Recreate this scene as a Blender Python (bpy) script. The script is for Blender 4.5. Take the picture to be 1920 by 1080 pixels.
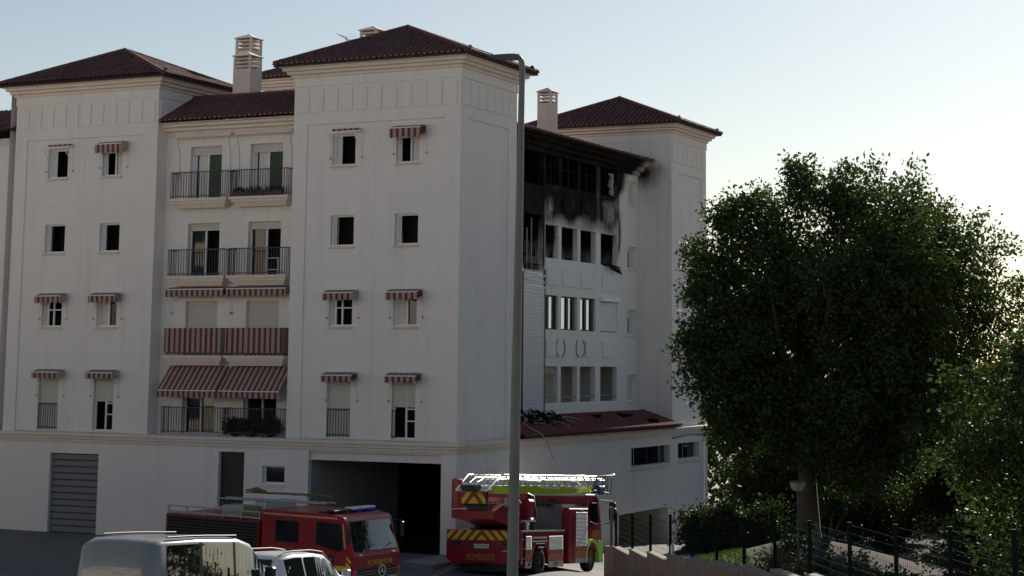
import bpy, math, random
import numpy as np
from mathutils import Vector, Matrix

random.seed(7)
rng = np.random.default_rng(11)
R = math.radians
PI = math.pi

# ------------------------------------------------------------------ scene
S = bpy.context.scene
for o in list(bpy.data.objects):
    bpy.data.objects.remove(o, do_unlink=True)
COL = S.collection

# ------------------------------------------------------------------ camera
cd = bpy.data.cameras.new('camera')
cam = bpy.data.objects.new('camera', cd)
COL.objects.link(cam)
FPX = 3473.71
cd.sensor_width = 36.0
cd.lens = FPX / 1920 * 36.0
cd.shift_x = (960 - 1011.26) / 1920
cd.shift_y = (202.34 - 540) / 1920
cd.clip_start = 0.5
cd.clip_end = 3000
yw, pt, rl = R(25.644), R(7.884), R(0.4374)
fw = Vector((-math.sin(yw) * math.cos(pt), math.cos(yw) * math.cos(pt), math.sin(pt)))
rt = Vector((math.cos(yw), math.sin(yw), 0))
up = rt.cross(fw)
rt2 = rt * math.cos(rl) + up * math.sin(rl)
up2 = -rt * math.sin(rl) + up * math.cos(rl)
m = Matrix((rt2, up2, -fw)).transposed().to_4x4()
m.translation = Vector((30.208, -56.596, 6.462))
cam.matrix_world = m
S.camera = cam

# ------------------------------------------------------------------ sky, sun, exposure
SUN_EL = R(28)
SUN_DIR = Vector((-0.04, 0.999, 0)).normalized() * math.cos(SUN_EL) + Vector((0, 0, math.sin(SUN_EL)))
W = bpy.data.worlds.new('World')
S.world = W
W.use_nodes = True
nt = W.node_tree
nt.nodes.clear()
sky = nt.nodes.new('ShaderNodeTexSky')
sky.sky_type = 'NISHITA'
sky.sun_disc = False
sky.sun_elevation = SUN_EL
sky.sun_rotation = math.atan2(SUN_DIR.x, SUN_DIR.y)
sky.altitude = 20
sky.air_density = 1.1
sky.dust_density = 0.42
sky.ozone_density = 1.0
bg = nt.nodes.new('ShaderNodeBackground')
bg.inputs['Strength'].default_value = 0.063
wo = nt.nodes.new('ShaderNodeOutputWorld')
bw = nt.nodes.new('ShaderNodeRGBToBW')          # a thin even haze takes some colour out of the whole sky
hz = nt.nodes.new('ShaderNodeMix')
hz.data_type = 'RGBA'
hz.inputs[0].default_value = 0.28
nt.links.new(sky.outputs[0], bw.inputs[0])
nt.links.new(sky.outputs[0], hz.inputs[6])
nt.links.new(bw.outputs[0], hz.inputs[7])
nt.links.new(hz.outputs[2], bg.inputs[0])
nt.links.new(bg.outputs[0], wo.inputs[0])

sl = bpy.data.lights.new('sun', 'SUN')
sl.energy = 5.0
sl.angle = R(0.53)
sl.color = (1.0, 0.93, 0.82)
sun = bpy.data.objects.new('sun', sl)
COL.objects.link(sun)
sun.rotation_euler = (-SUN_DIR).to_track_quat('-Z', 'Y').to_euler()

S.view_settings.view_transform = 'Standard'
S.view_settings.look = 'None'
S.view_settings.exposure = 0.46
S.view_settings.gamma = 1.0
S.view_settings.use_curve_mapping = False
S.render.engine = 'CYCLES'
S.cycles.max_bounces = 6
S.cycles.transparent_max_bounces = 8
S.cycles.caustics_reflective = False
S.cycles.caustics_refractive = False


# ------------------------------------------------------------------ materials
def nodes(name):
    mt = bpy.data.materials.new(name)
    mt.use_nodes = True
    t = mt.node_tree
    return mt, t, t.nodes['Principled BSDF']


def mix(t, fac, a, b, mode='MIX'):
    n = t.nodes.new('ShaderNodeMix')
    n.data_type = 'RGBA'
    n.blend_type = mode
    for sock, v in ((n.inputs[0], fac), (n.inputs[6], a), (n.inputs[7], b)):
        if hasattr(v, 'is_linked') or hasattr(v, 'links'):
            t.links.new(v, sock)
        elif isinstance(v, (int, float)):
            sock.default_value = v
        else:
            sock.default_value = (*v, 1)
    return n.outputs[2]


def math_n(t, op, a, b=None, clamp=False):
    n = t.nodes.new('ShaderNodeMath')
    n.operation = op
    n.use_clamp = clamp
    for i, v in enumerate((a, b)):
        if v is None:
            continue
        if hasattr(v, 'links'):
            t.links.new(v, n.inputs[i])
        else:
            n.inputs[i].default_value = v
    return n.outputs[0]


def noise(t, scale, detail=4, vec=None, rough=0.55):
    n = t.nodes.new('ShaderNodeTexNoise')
    n.inputs['Scale'].default_value = scale
    n.inputs['Detail'].default_value = detail
    n.inputs['Roughness'].default_value = rough
    if vec is not None:
        t.links.new(vec, n.inputs['Vector'])
    return n.outputs['Fac']


def objco(t, scale=(1, 1, 1)):
    c = t.nodes.new('ShaderNodeTexCoord')
    mp = t.nodes.new('ShaderNodeMapping')
    mp.inputs['Scale'].default_value = scale
    t.links.new(c.outputs['Object'], mp.inputs[0])
    return mp.outputs[0]


def ramp(t, fac, stops):
    n = t.nodes.new('ShaderNodeValToRGB')
    els = n.color_ramp.elements
    while len(els) < len(stops):
        els.new(0.5)
    for e, (p, c) in zip(els, stops):
        e.position = p
        e.color = (*c, 1) if len(c) == 3 else c
    t.links.new(fac, n.inputs[0])
    return n.outputs[0]


def bump(t, b, h, strength=0.3, dist=0.01):
    n = t.nodes.new('ShaderNodeBump')
    n.inputs['Strength'].default_value = strength
    n.inputs['Distance'].default_value = dist
    t.links.new(h, n.inputs['Height'])
    t.links.new(n.outputs[0], b.inputs['Normal'])


def simple(name, col, rough=0.6, metal=0.0, var=0.12, vscale=4.0, coat=0.0, spec=None):
    mt, t, b = nodes(name)
    if var > 0:
        v = noise(t, vscale, 5, objco(t))
        c = mix(t, v, tuple(x * (1 - var) for x in col), tuple(min(1, x * (1 + var)) for x in col))
        t.links.new(c, b.inputs['Base Color'])
    else:
        b.inputs['Base Color'].default_value = (*col, 1)
    b.inputs['Roughness'].default_value = rough
    b.inputs['Metallic'].default_value = metal
    b.inputs['Coat Weight'].default_value = coat
    if spec is not None:
        b.inputs['Specular IOR Level'].default_value = spec
    return mt


def plaster(name, col, stain=(0.48, 0.42, 0.36), amount=0.27):
    """painted render: faint mottling, rain streaks, soot where the 'soot' attribute says the fire left it"""
    mt, t, b = nodes(name)
    co = objco(t)
    big = noise(t, 0.35, 5, co)
    st = noise(t, 1.0, 6, objco(t, (2.2, 2.2, 0.16)), 0.65)
    fine = noise(t, 9, 6, co)
    c = mix(t, big, tuple(x * 0.93 for x in col), tuple(min(1, x * 1.05) for x in col))
    sfac = math_n(t, 'MULTIPLY', ramp(t, st, [(0.52, (0, 0, 0)), (0.80, (1, 1, 1))]), amount)
    c = mix(t, sfac, c, stain)
    c = mix(t, math_n(t, 'MULTIPLY', fine, 0.16), c, tuple(x * 0.72 for x in col))
    at = t.nodes.new('ShaderNodeAttribute')
    at.attribute_name = 'soot'
    sn = noise(t, 1.6, 7, co, 0.65)
    sk = noise(t, 1.0, 6, objco(t, (5.0, 5.0, 0.55)), 0.6)
    fac = at.outputs['Fac']
    bell = math_n(t, 'MULTIPLY', math_n(t, 'MULTIPLY', fac, math_n(t, 'SUBTRACT', 1.0, fac)), 3.2)
    var = math_n(t, 'ADD', math_n(t, 'MULTIPLY', math_n(t, 'SUBTRACT', sn, 0.5), 1.1), math_n(t, 'MULTIPLY', math_n(t, 'SUBTRACT', sk, 0.5), 0.9))
    sv = math_n(t, 'ADD', math_n(t, 'MULTIPLY', fac, 1.08), math_n(t, 'MULTIPLY', bell, var), True)
    soot = ramp(t, math_n(t, 'ADD', math_n(t, 'MULTIPLY', sn, 0.5), math_n(t, 'MULTIPLY', sk, 0.5)), [(0.42, (0.003, 0.003, 0.003)), (0.54, (0.011, 0.010, 0.010)), (0.66, (0.045, 0.039, 0.036))])
    c = mix(t, sv, c, soot)
    t.links.new(c, b.inputs['Base Color'])
    b.inputs['Roughness'].default_value = 0.9
    b.inputs['Specular IOR Level'].default_value = 0.12
    bump(t, b, fine, 0.25, 0.01)
    return mt


def stripes(name, a, b2, period, axis=0, share=0.45):
    mt, t, b = nodes(name)
    c = t.nodes.new('ShaderNodeTexCoord')
    s = t.nodes.new('ShaderNodeSeparateXYZ')
    t.links.new(c.outputs['Object'], s.inputs[0])
    f = math_n(t, 'FRACT', math_n(t, 'DIVIDE', s.outputs[axis], period))
    g = math_n(t, 'LESS_THAN', f, share)
    f2 = math_n(t, 'FRACT', math_n(t, 'DIVIDE', s.outputs[axis], period / 6))
    g2 = math_n(t, 'MULTIPLY', math_n(t, 'LESS_THAN', f2, 0.35), 0.45)
    light = mix(t, g2, b2, a)
    col = mix(t, g, light, a)
    n = noise(t, 5, 4, objco(t))
    col = mix(t, math_n(t, 'MULTIPLY', n, 0.3), col, (0.12, 0.09, 0.09))
    t.links.new(col, b.inputs['Base Color'])
    b.inputs['Roughness'].default_value = 0.9
    return mt


def glass(name, tint=(0.008, 0.012, 0.02), rough=0.03, ior=1.55, spec=0.5):
    mt, t, b = nodes(name)
    b.inputs['Base Color'].default_value = (*tint, 1)
    b.inputs['Roughness'].default_value = rough
    b.inputs['IOR'].default_value = ior
    b.inputs['Specular IOR Level'].default_value = spec
    n = noise(t, 1.5, 2, objco(t))
    bump(t, b, n, 0.04, 0.02)
    return mt


M = {}
M['wall'] = plaster('wall_paint', (0.82, 0.775, 0.745))
M['wall2'] = plaster('facade_paint', (0.80, 0.78, 0.755), (0.46, 0.42, 0.38), 0.25)
M['trim'] = plaster('moulding_paint', (0.78, 0.68, 0.61), amount=0.45)
M['room'] = plaster('gallery_plaster', (0.66, 0.62, 0.56))
M['dark'] = simple('dark_interior', (0.02, 0.02, 0.022), 0.9, spec=0.05)  # near-black colour stands in for the shade of unlit interiors
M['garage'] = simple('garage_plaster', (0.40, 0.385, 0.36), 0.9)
M['white'] = simple('white_frame', (0.80, 0.81, 0.82), 0.4, var=0.06)
M['cream'] = simple('cream_shutter', (0.62, 0.60, 0.54), 0.6, var=0.08)
M['curtain'] = simple('net_curtain', (0.62, 0.63, 0.66), 0.9)
M['glass'] = glass('window_glass')
M['cream_wall'] = plaster('cream_paint', (0.78, 0.68, 0.57))
M['mirror_glass'] = simple('reflective_glazing', (0.40, 0.50, 0.62), 0.06, 0.85, var=0.05)
M['awning'] = stripes('awning_canvas', (0.125, 0.022, 0.022), (0.46, 0.355, 0.315), 0.235)
M['rail'] = simple('railing_paint', (0.028, 0.032, 0.038), 0.5)
M['slat'] = simple('aluminium_slat', (0.82, 0.83, 0.85), 0.4, 0.1, var=0.08)
M['charred'] = simple('charred_matter', (0.012, 0.012, 0.013), 0.95, var=0.5, vscale=12, spec=0.08)
M['scorched'] = simple('scorched_metal', (0.30, 0.30, 0.30), 0.7, 0.2, var=0.4, vscale=8)


def tile_mat(name, c1, c2):
    mt, t, b = nodes(name)
    oi = t.nodes.new('ShaderNodeNewGeometry')
    isl = oi.outputs['Random Per Island']
    n = noise(t, 3.0, 6, objco(t))
    c = mix(t, isl, c1, c2)
    c = mix(t, ramp(t, n, [(0.45, (0, 0, 0)), (0.75, (1, 1, 1))]), c, (0.055, 0.042, 0.04))
    t.links.new(c, b.inputs['Base Color'])
    b.inputs['Roughness'].default_value = 0.85
    return mt


M['tile'] = tile_mat('clay_tile', (0.105, 0.042, 0.038), (0.165, 0.068, 0.057))
M['mortar'] = simple('tile_mortar', (0.34, 0.27, 0.23), 0.95)
M['tile_red'] = tile_mat('red_clay_tile', (0.15, 0.034, 0.032), (0.21, 0.050, 0.045))
M['tile_bed'] = simple('tile_bed', (0.05, 0.03, 0.027), 0.95)


def asphalt():
    mt, t, b = nodes('asphalt')
    co = objco(t)
    n1 = noise(t, 0.5, 5, co)
    n2 = noise(t, 40, 4, co)
    n3 = noise(t, 0.9, 6, objco(t, (1, 0.35, 1)), 0.7)
    c = mix(t, n1, (0.12, 0.118, 0.118), (0.175, 0.17, 0.162))
    c = mix(t, math_n(t, 'MULTIPLY', n2, 0.5), c, (0.11, 0.11, 0.11))
    c = mix(t, ramp(t, n3, [(0.56, (0, 0, 0)), (0.62, (1, 1, 1))]), c, (0.085, 0.085, 0.088))
    t.links.new(c, b.inputs['Base Color'])
    b.inputs['Roughness'].default_value = 0.85
    bump(t, b, n2, 0.4, 0.01)
    return mt


M['asphalt'] = asphalt()
M['concrete'] = simple('concrete', (0.27, 0.255, 0.235), 0.9, var=0.25, vscale=2)
M['retain'] = simple('brown_concrete', (0.24, 0.172, 0.15), 0.95, var=0.35, vscale=1.6)
M['coping'] = simple('coping_stone', (0.24, 0.205, 0.17), 0.9, var=0.25, vscale=3)
M['soil'] = simple('soil', (0.042, 0.031, 0.024), 1.0, var=0.4, vscale=3)
M['lawn'] = simple('lawn', (0.065, 0.115, 0.022), 1.0, var=0.4, vscale=6)
M['terrain'] = simple('terrain', (0.42, 0.37, 0.31), 1.0, var=0.4, vscale=0.2)
M['fence'] = simple('green_fence_steel', (0.007, 0.014, 0.014), 0.85, var=0.1, spec=0.1)
M['lamp_steel'] = simple('galvanised_post', (0.155, 0.152, 0.146), 0.55, 0.2, var=0.25, vscale=2.5)
M['lamp_head'] = simple('lamp_housing', (0.085, 0.085, 0.085), 0.5, 0.1)
M['opal'] = simple('opal_glass', (0.75, 0.73, 0.66), 0.25, var=0.03)
M['red'] = simple('fire_red_paint', (0.25, 0.002, 0.016), 0.4, var=0.08, vscale=1.5, coat=0.15)
M['red_tx'] = simple('red_film', (0.30, 0.02, 0.012), 0.5, var=0.1)
M['hook'] = simple('old_yellow_paint', (0.15, 0.14, 0.045), 0.6, var=0.3, vscale=6)
M['yellow'] = simple('yellow_film', (0.62, 0.50, 0.03), 0.5, var=0.12, vscale=8)
M['orange'] = simple('orange_lettering', (0.50, 0.20, 0.05), 0.5, var=0.1)
M['orange_chk'] = simple('orange_reflective', (0.55, 0.24, 0.13), 0.45, var=0.12)
M['lime'] = simple('lime_panel', (0.40, 0.58, 0.010), 0.4, var=0.06)
M['lime2'] = simple('lime_fender', (0.38, 0.72, 0.10), 0.4, var=0.08)
M['chrome'] = simple('bright_aluminium', (0.80, 0.80, 0.80), 0.32, 0.45, var=0.06)
M['alu'] = simple('dull_aluminium', (0.42, 0.43, 0.44), 0.45, 0.6, var=0.12)
M['shutter'] = simple('roller_shutter', (0.42, 0.46, 0.46), 0.45, 0.3, var=0.05)
M['grey'] = simple('grey_paint', (0.16, 0.165, 0.175), 0.5, var=0.08)
M['black'] = simple('black_plastic', (0.010, 0.010, 0.011), 0.5)
M['rubber'] = simple('tyre_rubber', (0.013, 0.013, 0.014), 0.85)
M['plate'] = simple('number_plate', (0.62, 0.62, 0.64), 0.4, var=0.04)
M['blue'] = simple('blue_lens', (0.02, 0.06, 0.65), 0.15, var=0.1)
M['clear'] = simple('clear_lens', (0.70, 0.74, 0.78), 0.12, var=0.05)
M['redlens'] = simple('red_lens', (0.50, 0.03, 0.04), 0.15, var=0.08)
M['screen'] = glass('windscreen', (0.010, 0.014, 0.018), 0.02, 1.8, 0.8)
M['carwhite'] = simple('white_car_paint', (0.70, 0.70, 0.71), 0.3, var=0.03, coat=0.6)
M['carsilver'] = simple('pale_car_paint', (0.22, 0.225, 0.225), 0.3, var=0.03, coat=0.6)
M['carglass'] = glass('car_glass', (0.012, 0.018, 0.018), 0.02, 2.0, 0.9)
M['bark'] = simple('bark', (0.075, 0.058, 0.048), 0.95, var=0.4, vscale=5)
_o = nodes('opal_shade')
_tr = _o[1].nodes.new('ShaderNodeBsdfTranslucent')
_tr.inputs['Color'].default_value = (1.0, 0.97, 0.88, 1)
_mx = _o[1].nodes.new('ShaderNodeMixShader')
_mx.inputs[0].default_value = 0.75
_o[2].inputs['Base Color'].default_value = (0.85, 0.82, 0.74, 1)
_o[2].inputs['Roughness'].default_value = 0.3
_o[1].links.new(_o[2].outputs[0], _mx.inputs[1])
_o[1].links.new(_tr.outputs[0], _mx.inputs[2])
_o[1].links.new(_mx.outputs[0], [n for n in _o[1].nodes if n.type == 'OUTPUT_MATERIAL'][0].inputs[0])
M['opal'] = _o[0]
M['bluebundle'] = simple('blue_cover', (0.02, 0.045, 0.16), 0.7)
M['terracotta'] = simple('terracotta_pot', (0.16, 0.05, 0.035), 0.85)
M['greencurtain'] = simple('green_curtain', (0.06, 0.085, 0.055), 0.9)
M['plastic_white'] = simple('milky_plastic', (0.72, 0.72, 0.72), 0.4, var=0.03)


def leaf(name, a, b2, trans=0.35):
    mt, t, b = nodes(name)
    at = t.nodes.new('ShaderNodeAttribute')
    at.attribute_name = 'tone'
    c = mix(t, at.outputs['Fac'], a, b2)
    t.links.new(c, b.inputs['Base Color'])
    b.inputs['Roughness'].default_value = 0.6
    b.inputs['Specular IOR Level'].default_value = 0.22
    tr = t.nodes.new('ShaderNodeBsdfTranslucent')
    t.links.new(mix(t, 0.5, c, (0.12, 0.20, 0.02)), tr.inputs['Color'])
    mx = t.nodes.new('ShaderNodeMixShader')
    mx.inputs[0].default_value = trans
    t.links.new(b.outputs[0], mx.inputs[1])
    t.links.new(tr.outputs[0], mx.inputs[2])
    out = [n for n in t.nodes if n.type == 'OUTPUT_MATERIAL'][0]
    t.links.new(mx.outputs[0], out.inputs[0])
    return mt


M['leaf'] = leaf('ficus_leaf', (0.018, 0.034, 0.012), (0.060, 0.088, 0.026), 0.22)
M['leaf_far'] = leaf('far_leaf', (0.014, 0.028, 0.012), (0.042, 0.070, 0.020), 0.10)
M['leaf_light'] = leaf('light_leaf', (0.045, 0.08, 0.02), (0.09, 0.13, 0.03), 0.28)
M['shrubleaf'] = leaf('shrub_leaf', (0.014, 0.028, 0.012), (0.040, 0.060, 0.020), 0.15)
M['agave'] = leaf('agave_blade', (0.06, 0.085, 0.07), (0.10, 0.13, 0.10), 0.1)
M['spiky'] = leaf('grass_blade', (0.07, 0.085, 0.025), (0.20, 0.19, 0.09), 0.3)


# ------------------------------------------------------------------ mesh helpers
class MB:
    def __init__(self):
        self.v, self.f, self.mi, self.sm = [], [], [], []

    def add(self, verts, faces, mi=0, sm=False):
        o = len(self.v)
        self.v += [tuple(p) for p in verts]
        for f in faces:
            self.f.append(tuple(i + o for i in f))
            self.mi.append(mi)
            self.sm.append(sm)
        return self

    def box(self, x0, x1, y0, y1, z0, z1, mi=0):
        v = [(x, y, z) for z in (z0, z1) for y in (y0, y1) for x in (x0, x1)]
        return self.add(v, [(0, 2, 3, 1), (4, 5, 7, 6), (0, 1, 5, 4), (2, 6, 7, 3), (0, 4, 6, 2), (1, 3, 7, 5)], mi)

    def cbox(self, x0, x1, y0, y1, z0, z1, c=0.03, mi=0):
        """box with chamfered edges"""
        X, Y, Z = (x0, x1), (y0, y1), (z0, z1)
        idx = {}
        v = []
        for i in (0, 1):
            for j in (0, 1):
                for k in (0, 1):
                    sx, sy, sz = (1, -1)[i], (1, -1)[j], (1, -1)[k]
                    for a in range(3):
                        p = [X[i] + sx * c, Y[j] + sy * c, Z[k] + sz * c]
                        p[a] = (X[i], Y[j], Z[k])[a]
                        idx[i, j, k, a] = len(v)
                        v.append(p)
        f = []
        for a in range(3):
            o = [b for b in range(3) if b != a]
            for s in (0, 1):
                q = []
                for (p1, p2) in ((0, 0), (1, 0), (1, 1), (0, 1)):
                    key = [0, 0, 0]
                    key[a] = s
                    key[o[0]] = p1
                    key[o[1]] = p2
                    q.append(idx[(*key, a)])
                f.append(tuple(q))
        for a in range(3):
            o = [b for b in range(3) if b != a]
            for p1 in (0, 1):
                for p2 in (0, 1):
                    k0 = [0, 0, 0]
                    k0[o[0]] = p1
                    k0[o[1]] = p2
                    k1 = list(k0)
                    k1[a] = 1
                    f.append((idx[(*k0, o[0])], idx[(*k1, o[0])], idx[(*k1, o[1])], idx[(*k0, o[1])]))
        for i in (0, 1):
            for j in (0, 1):
                for k in (0, 1):
                    f.append(tuple(idx[i, j, k, a] for a in range(3)))
        return self.add(v, f, mi)

    def quad(self, a, b, c, d, mi=0):
        return self.add([a, b, c, d], [(0, 1, 2, 3)], mi)

    def poly(self, pts, mi=0):
        return self.add(pts, [tuple(range(len(pts)))], mi)

    def tube(self, pts, r, n=6, mi=0, caps=True, sm=True):
        pts = [Vector(p) for p in pts]
        rs = r if isinstance(r, (list, tuple)) else [r] * len(pts)
        rings = []
        prev = None
        for i, p in enumerate(pts):
            d = (pts[min(i + 1, len(pts) - 1)] - pts[max(i - 1, 0)])
            if d.length < 1e-9:
                d = Vector((0, 0, 1))
            d.normalize()
            a = prev if prev is not None else (Vector((0, 0, 1)) if abs(d.z) < 0.9 else Vector((1, 0, 0)))
            u = (a - d * a.dot(d))
            if u.length < 1e-6:
                a = Vector((1, 0, 0))
                u = a - d * a.dot(d)
            u.normalize()
            prev = u
            w = d.cross(u)
            rings.append([p + (u * math.cos(2 * PI * (k + 0.5) / n) + w * math.sin(2 * PI * (k + 0.5) / n)) * rs[i] for k in range(n)])
        v = [q for rg in rings for q in rg]
        f = []
        for i in range(len(pts) - 1):
            for k in range(n):
                f.append((i * n + k, i * n + (k + 1) % n, (i + 1) * n + (k + 1) % n, (i + 1) * n + k))
        self.add(v, f, mi, sm and n > 4)
        if caps:
            self.add(rings[0], [tuple(range(n))[::-1]], mi)
            self.add(rings[-1], [tuple(range(n))], mi)
        return self

    def prism(self, prof, axis, a, b, mi=0):
        """profile of 2-D points extruded along axis (0 x: prof is (y,z); 1 y: (x,z); 2 z: (x,y))"""
        def P(p, t):
            if axis == 0:
                return (t, p[0], p[1])
            if axis == 1:
                return (p[0], t, p[1])
            return (p[0], p[1], t)
        n = len(prof)
        v = [P(p, a) for p in prof] + [P(p, b) for p in prof]
        f = [(i, (i + 1) % n, n + (i + 1) % n, n + i) for i in range(n)] + [tuple(range(n))[::-1], tuple(range(n, 2 * n))]
        return self.add(v, f, mi)

    def lathe(self, prof, c, axis=2, n=20, mi=0, sm=True):
        """prof (radius, along)"""
        v = []
        for (r, h) in prof:
            for k in range(n):
                a = 2 * PI * k / n
                p = [r * math.cos(a), r * math.sin(a)]
                q = {0: (h, p[0], p[1]), 1: (p[0], h, p[1]), 2: (p[0], p[1], h)}[axis]
                v.append((q[0] + c[0], q[1] + c[1], q[2] + c[2]))
        f = []
        for i in range(len(prof) - 1):
            for k in range(n):
                f.append((i * n + k, i * n + (k + 1) % n, (i + 1) * n + (k + 1) % n, (i + 1) * n + k))
        return self.add(v, f, mi, sm)

    def sweep(self, path, prof, closed=False, mi=0):
        """horizontal path (x,y) with mitred corners; prof of (outward offset, z); outward is right of travel"""
        P = [Vector(p) for p in path]
        n = len(P)
        rings = []
        for i in range(n):
            d0 = (P[i] - P[i - 1]).normalized() if (i > 0 or closed) else None
            d1 = (P[(i + 1) % n] - P[i]).normalized() if (i < n - 1 or closed) else None
            d0 = d0 or d1
            d1 = d1 or d0
            n0 = Vector((d0.y, -d0.x))
            n1 = Vector((d1.y, -d1.x))
            mm = (n0 + n1)
            mm = mm / max(1e-6, mm.dot(n0))
            rings.append([(P[i].x + mm.x * o, P[i].y + mm.y * o, z) for (o, z) in prof])
        k = len(prof)
        v = [q for r in rings for q in r]
        f = []
        for i in range(n if closed else n - 1):
            j = (i + 1) % n
            for a in range(k - 1):
                f.append((i * k + a, j * k + a, j * k + a + 1, i * k + a + 1))
        return self.add(v, f, mi)

    def build(self, name, mats, parent=None, **kw):
        me = bpy.data.meshes.new(name)
        me.from_pydata(self.v, [], self.f)
        if not isinstance(mats, (list, tuple)):
            mats = [mats]
        for x in mats:
            me.materials.append(x)
        me.polygons.foreach_set('material_index', self.mi)
        me.polygons.foreach_set('use_smooth', self.sm)
        me.update()
        return link(name, me, parent, **kw)


def link(name, me, parent=None, label=None, cat=None, group=None, kind=None, loc=None):
    o = bpy.data.objects.new(name, me)
    COL.objects.link(o)
    if parent is not None:
        o.parent = parent
    if loc is not None:
        o.location = loc
    return tag(o, label, cat, group, kind)


def tag(o, label=None, cat=None, group=None, kind=None):
    if label:
        o['label'] = label
    if cat:
        o['category'] = cat
    if group:
        o['group'] = group
    if kind:
        o['kind'] = kind
    return o


def thing(name, label, cat, loc=(0, 0, 0), rz=0, group=None, mat=None):
    o = bpy.data.objects.new(name, None)
    o.empty_display_size = 0.3
    COL.objects.link(o)
    if mat is not None:
        o.matrix_world = mat
    else:
        o.location = loc
        o.rotation_euler = (0, 0, rz)
    return tag(o, label, cat, group)


def text_mesh(s, height, mat, parent, name, matrix, width=None, mirror=False, ext=0.004):
    cu = bpy.data.curves.new(name, 'FONT')
    cu.body = s
    cu.size = 1.0
    cu.extrude = 0.0
    cu.resolution_u = 3
    tmp = bpy.data.objects.new('tmp', cu)
    COL.objects.link(tmp)
    dg = bpy.context.evaluated_depsgraph_get()
    me = bpy.data.meshes.new_from_object(tmp.evaluated_get(dg))
    bpy.data.objects.remove(tmp, do_unlink=True)
    n = len(me.vertices)
    co = np.empty(n * 3)
    me.vertices.foreach_get('co', co)
    co = co.reshape(-1, 3)
    lo, hi = co.min(0), co.max(0)
    co -= (lo + hi) / 2
    h = height / (hi[1] - lo[1])
    w = (width / (hi[0] - lo[0])) if width else h
    co[:, 0] *= w * (-1 if mirror else 1)
    co[:, 1] *= h
    c4 = np.c_[co, np.ones(n)] @ np.array(matrix).T
    me.vertices.foreach_set('co', c4[:, :3].ravel())
    me.materials.clear()
    me.materials.append(mat)
    me.update()
    return link(name, me, parent)


def basis(o, xa, ya):
    xa, ya = Vector(xa).normalized(), Vector(ya).normalized()
    za = xa.cross(ya)
    mm = Matrix((xa, ya, za)).transposed().to_4x4()
    mm.translation = Vector(o)
    return mm


def wall(mb, O, U, V, N, u0, u1, v0, v1, holes=(), depth=0.2, cell=None, mi=0, mr=None, edge=0.0):
    """sheet in plane O+uU+vV, outward normal N, rectangular holes with reveals, optional returned edges"""
    O, U, V, N = Vector(O), Vector(U), Vector(V), Vector(N)
    holes = [(max(a, u0), min(b, u1), max(c, v0), min(d, v1)) for a, b, c, d in holes if a < u1 and b > u0 and c < v1 and d > v0]

    def lines(lo, hi, cuts):
        L = sorted({round(x, 5) for x in [lo, hi] + [c for c in cuts if lo < c < hi]})
        if cell:
            out = []
            for a, b in zip(L, L[1:]):
                k = max(1, int(math.ceil((b - a) / cell)))
                out += [a + (b - a) * i / k for i in range(k)]
            L = out + [L[-1]]
        return L
    us = lines(u0, u1, [h[0] for h in holes] + [h[1] for h in holes])
    vs = lines(v0, v1, [h[2] for h in holes] + [h[3] for h in holes])
    base = len(mb.v)
    nv = len(vs)
    for u in us:
        for v in vs:
            mb.v.append(tuple(O + U * u + V * v))
    flip = U.cross(V).dot(N) < 0
    for i in range(len(us) - 1):
        for j in range(nv - 1):
            cu, cv = (us[i] + us[i + 1]) / 2, (vs[j] + vs[j + 1]) / 2
            if any(a < cu < b and c < cv < d for a, b, c, d in holes):
                continue
            q = (base + i * nv + j, base + (i + 1) * nv + j, base + (i + 1) * nv + j + 1, base + i * nv + j + 1)
            mb.f.append(q[::-1] if flip else q)
            mb.mi.append(mi)
            mb.sm.append(False)
    mr = mi if mr is None else mr
    P = lambda u, v, d=0: tuple(O + U * u + V * v - N * d)
    for a, b, c, d in holes:
        rect = [(a, c), (b, c), (b, d), (a, d)]
        for k in range(4):
            p, q = rect[k], rect[(k + 1) % 4]
            if abs(p[0] - q[0]) < 1e-9 and (abs(p[0] - u0) < 1e-6 or abs(p[0] - u1) < 1e-6):
                continue
            if abs(p[1] - q[1]) < 1e-9 and (abs(p[1] - v0) < 1e-6 or abs(p[1] - v1) < 1e-6):
                continue
            mb.quad(P(*p), P(*q), P(*q, depth), P(*p, depth), mr)
    if edge:
        rect = [(u0, v0), (u1, v0), (u1, v1), (u0, v1)]
        for k in range(4):
            p, q = rect[k], rect[(k + 1) % 4]
            mb.quad(P(*p), P(*p, edge), P(*q, edge), P(*q), mi)
    return mb


def set_attr(o, name, fn):
    me = o.data
    n = len(me.vertices)
    co = np.empty(n * 3)
    me.vertices.foreach_get('co', co)
    val = fn(co.reshape(-1, 3)).astype(np.float32)
    at = me.attributes.new(name, 'FLOAT', 'POINT')
    at.data.foreach_set('value', np.clip(val, 0, 1))


def mesh_np(name, verts, faces, mat, parent=None, tone=None, smooth=False, **kw):
    me = bpy.data.meshes.new(name)
    nv, nf, k = len(verts), len(faces), faces.shape[1]
    me.vertices.add(nv)
    me.vertices.foreach_set('co', np.asarray(verts, np.float32).ravel())
    me.loops.add(nf * k)
    me.loops.foreach_set('vertex_index', np.asarray(faces, np.int32).ravel())
    me.polygons.add(nf)
    me.polygons.foreach_set('loop_start', np.arange(nf, dtype=np.int32) * k)
    me.polygons.foreach_set('loop_total', np.full(nf, k, np.int32))
    if smooth:
        me.polygons.foreach_set('use_smooth', np.ones(nf, bool))
    me.update(calc_edges=True)
    me.materials.append(mat)
    if tone is not None:
        at = me.attributes.new('tone', 'FLOAT', 'POINT')
        at.data.foreach_set('value', np.asarray(tone, np.float32))
    return link(name, me, parent, **kw)


UX, UY, UZ = (1, 0, 0), (0, 1, 0), (0, 0, 1)

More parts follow.
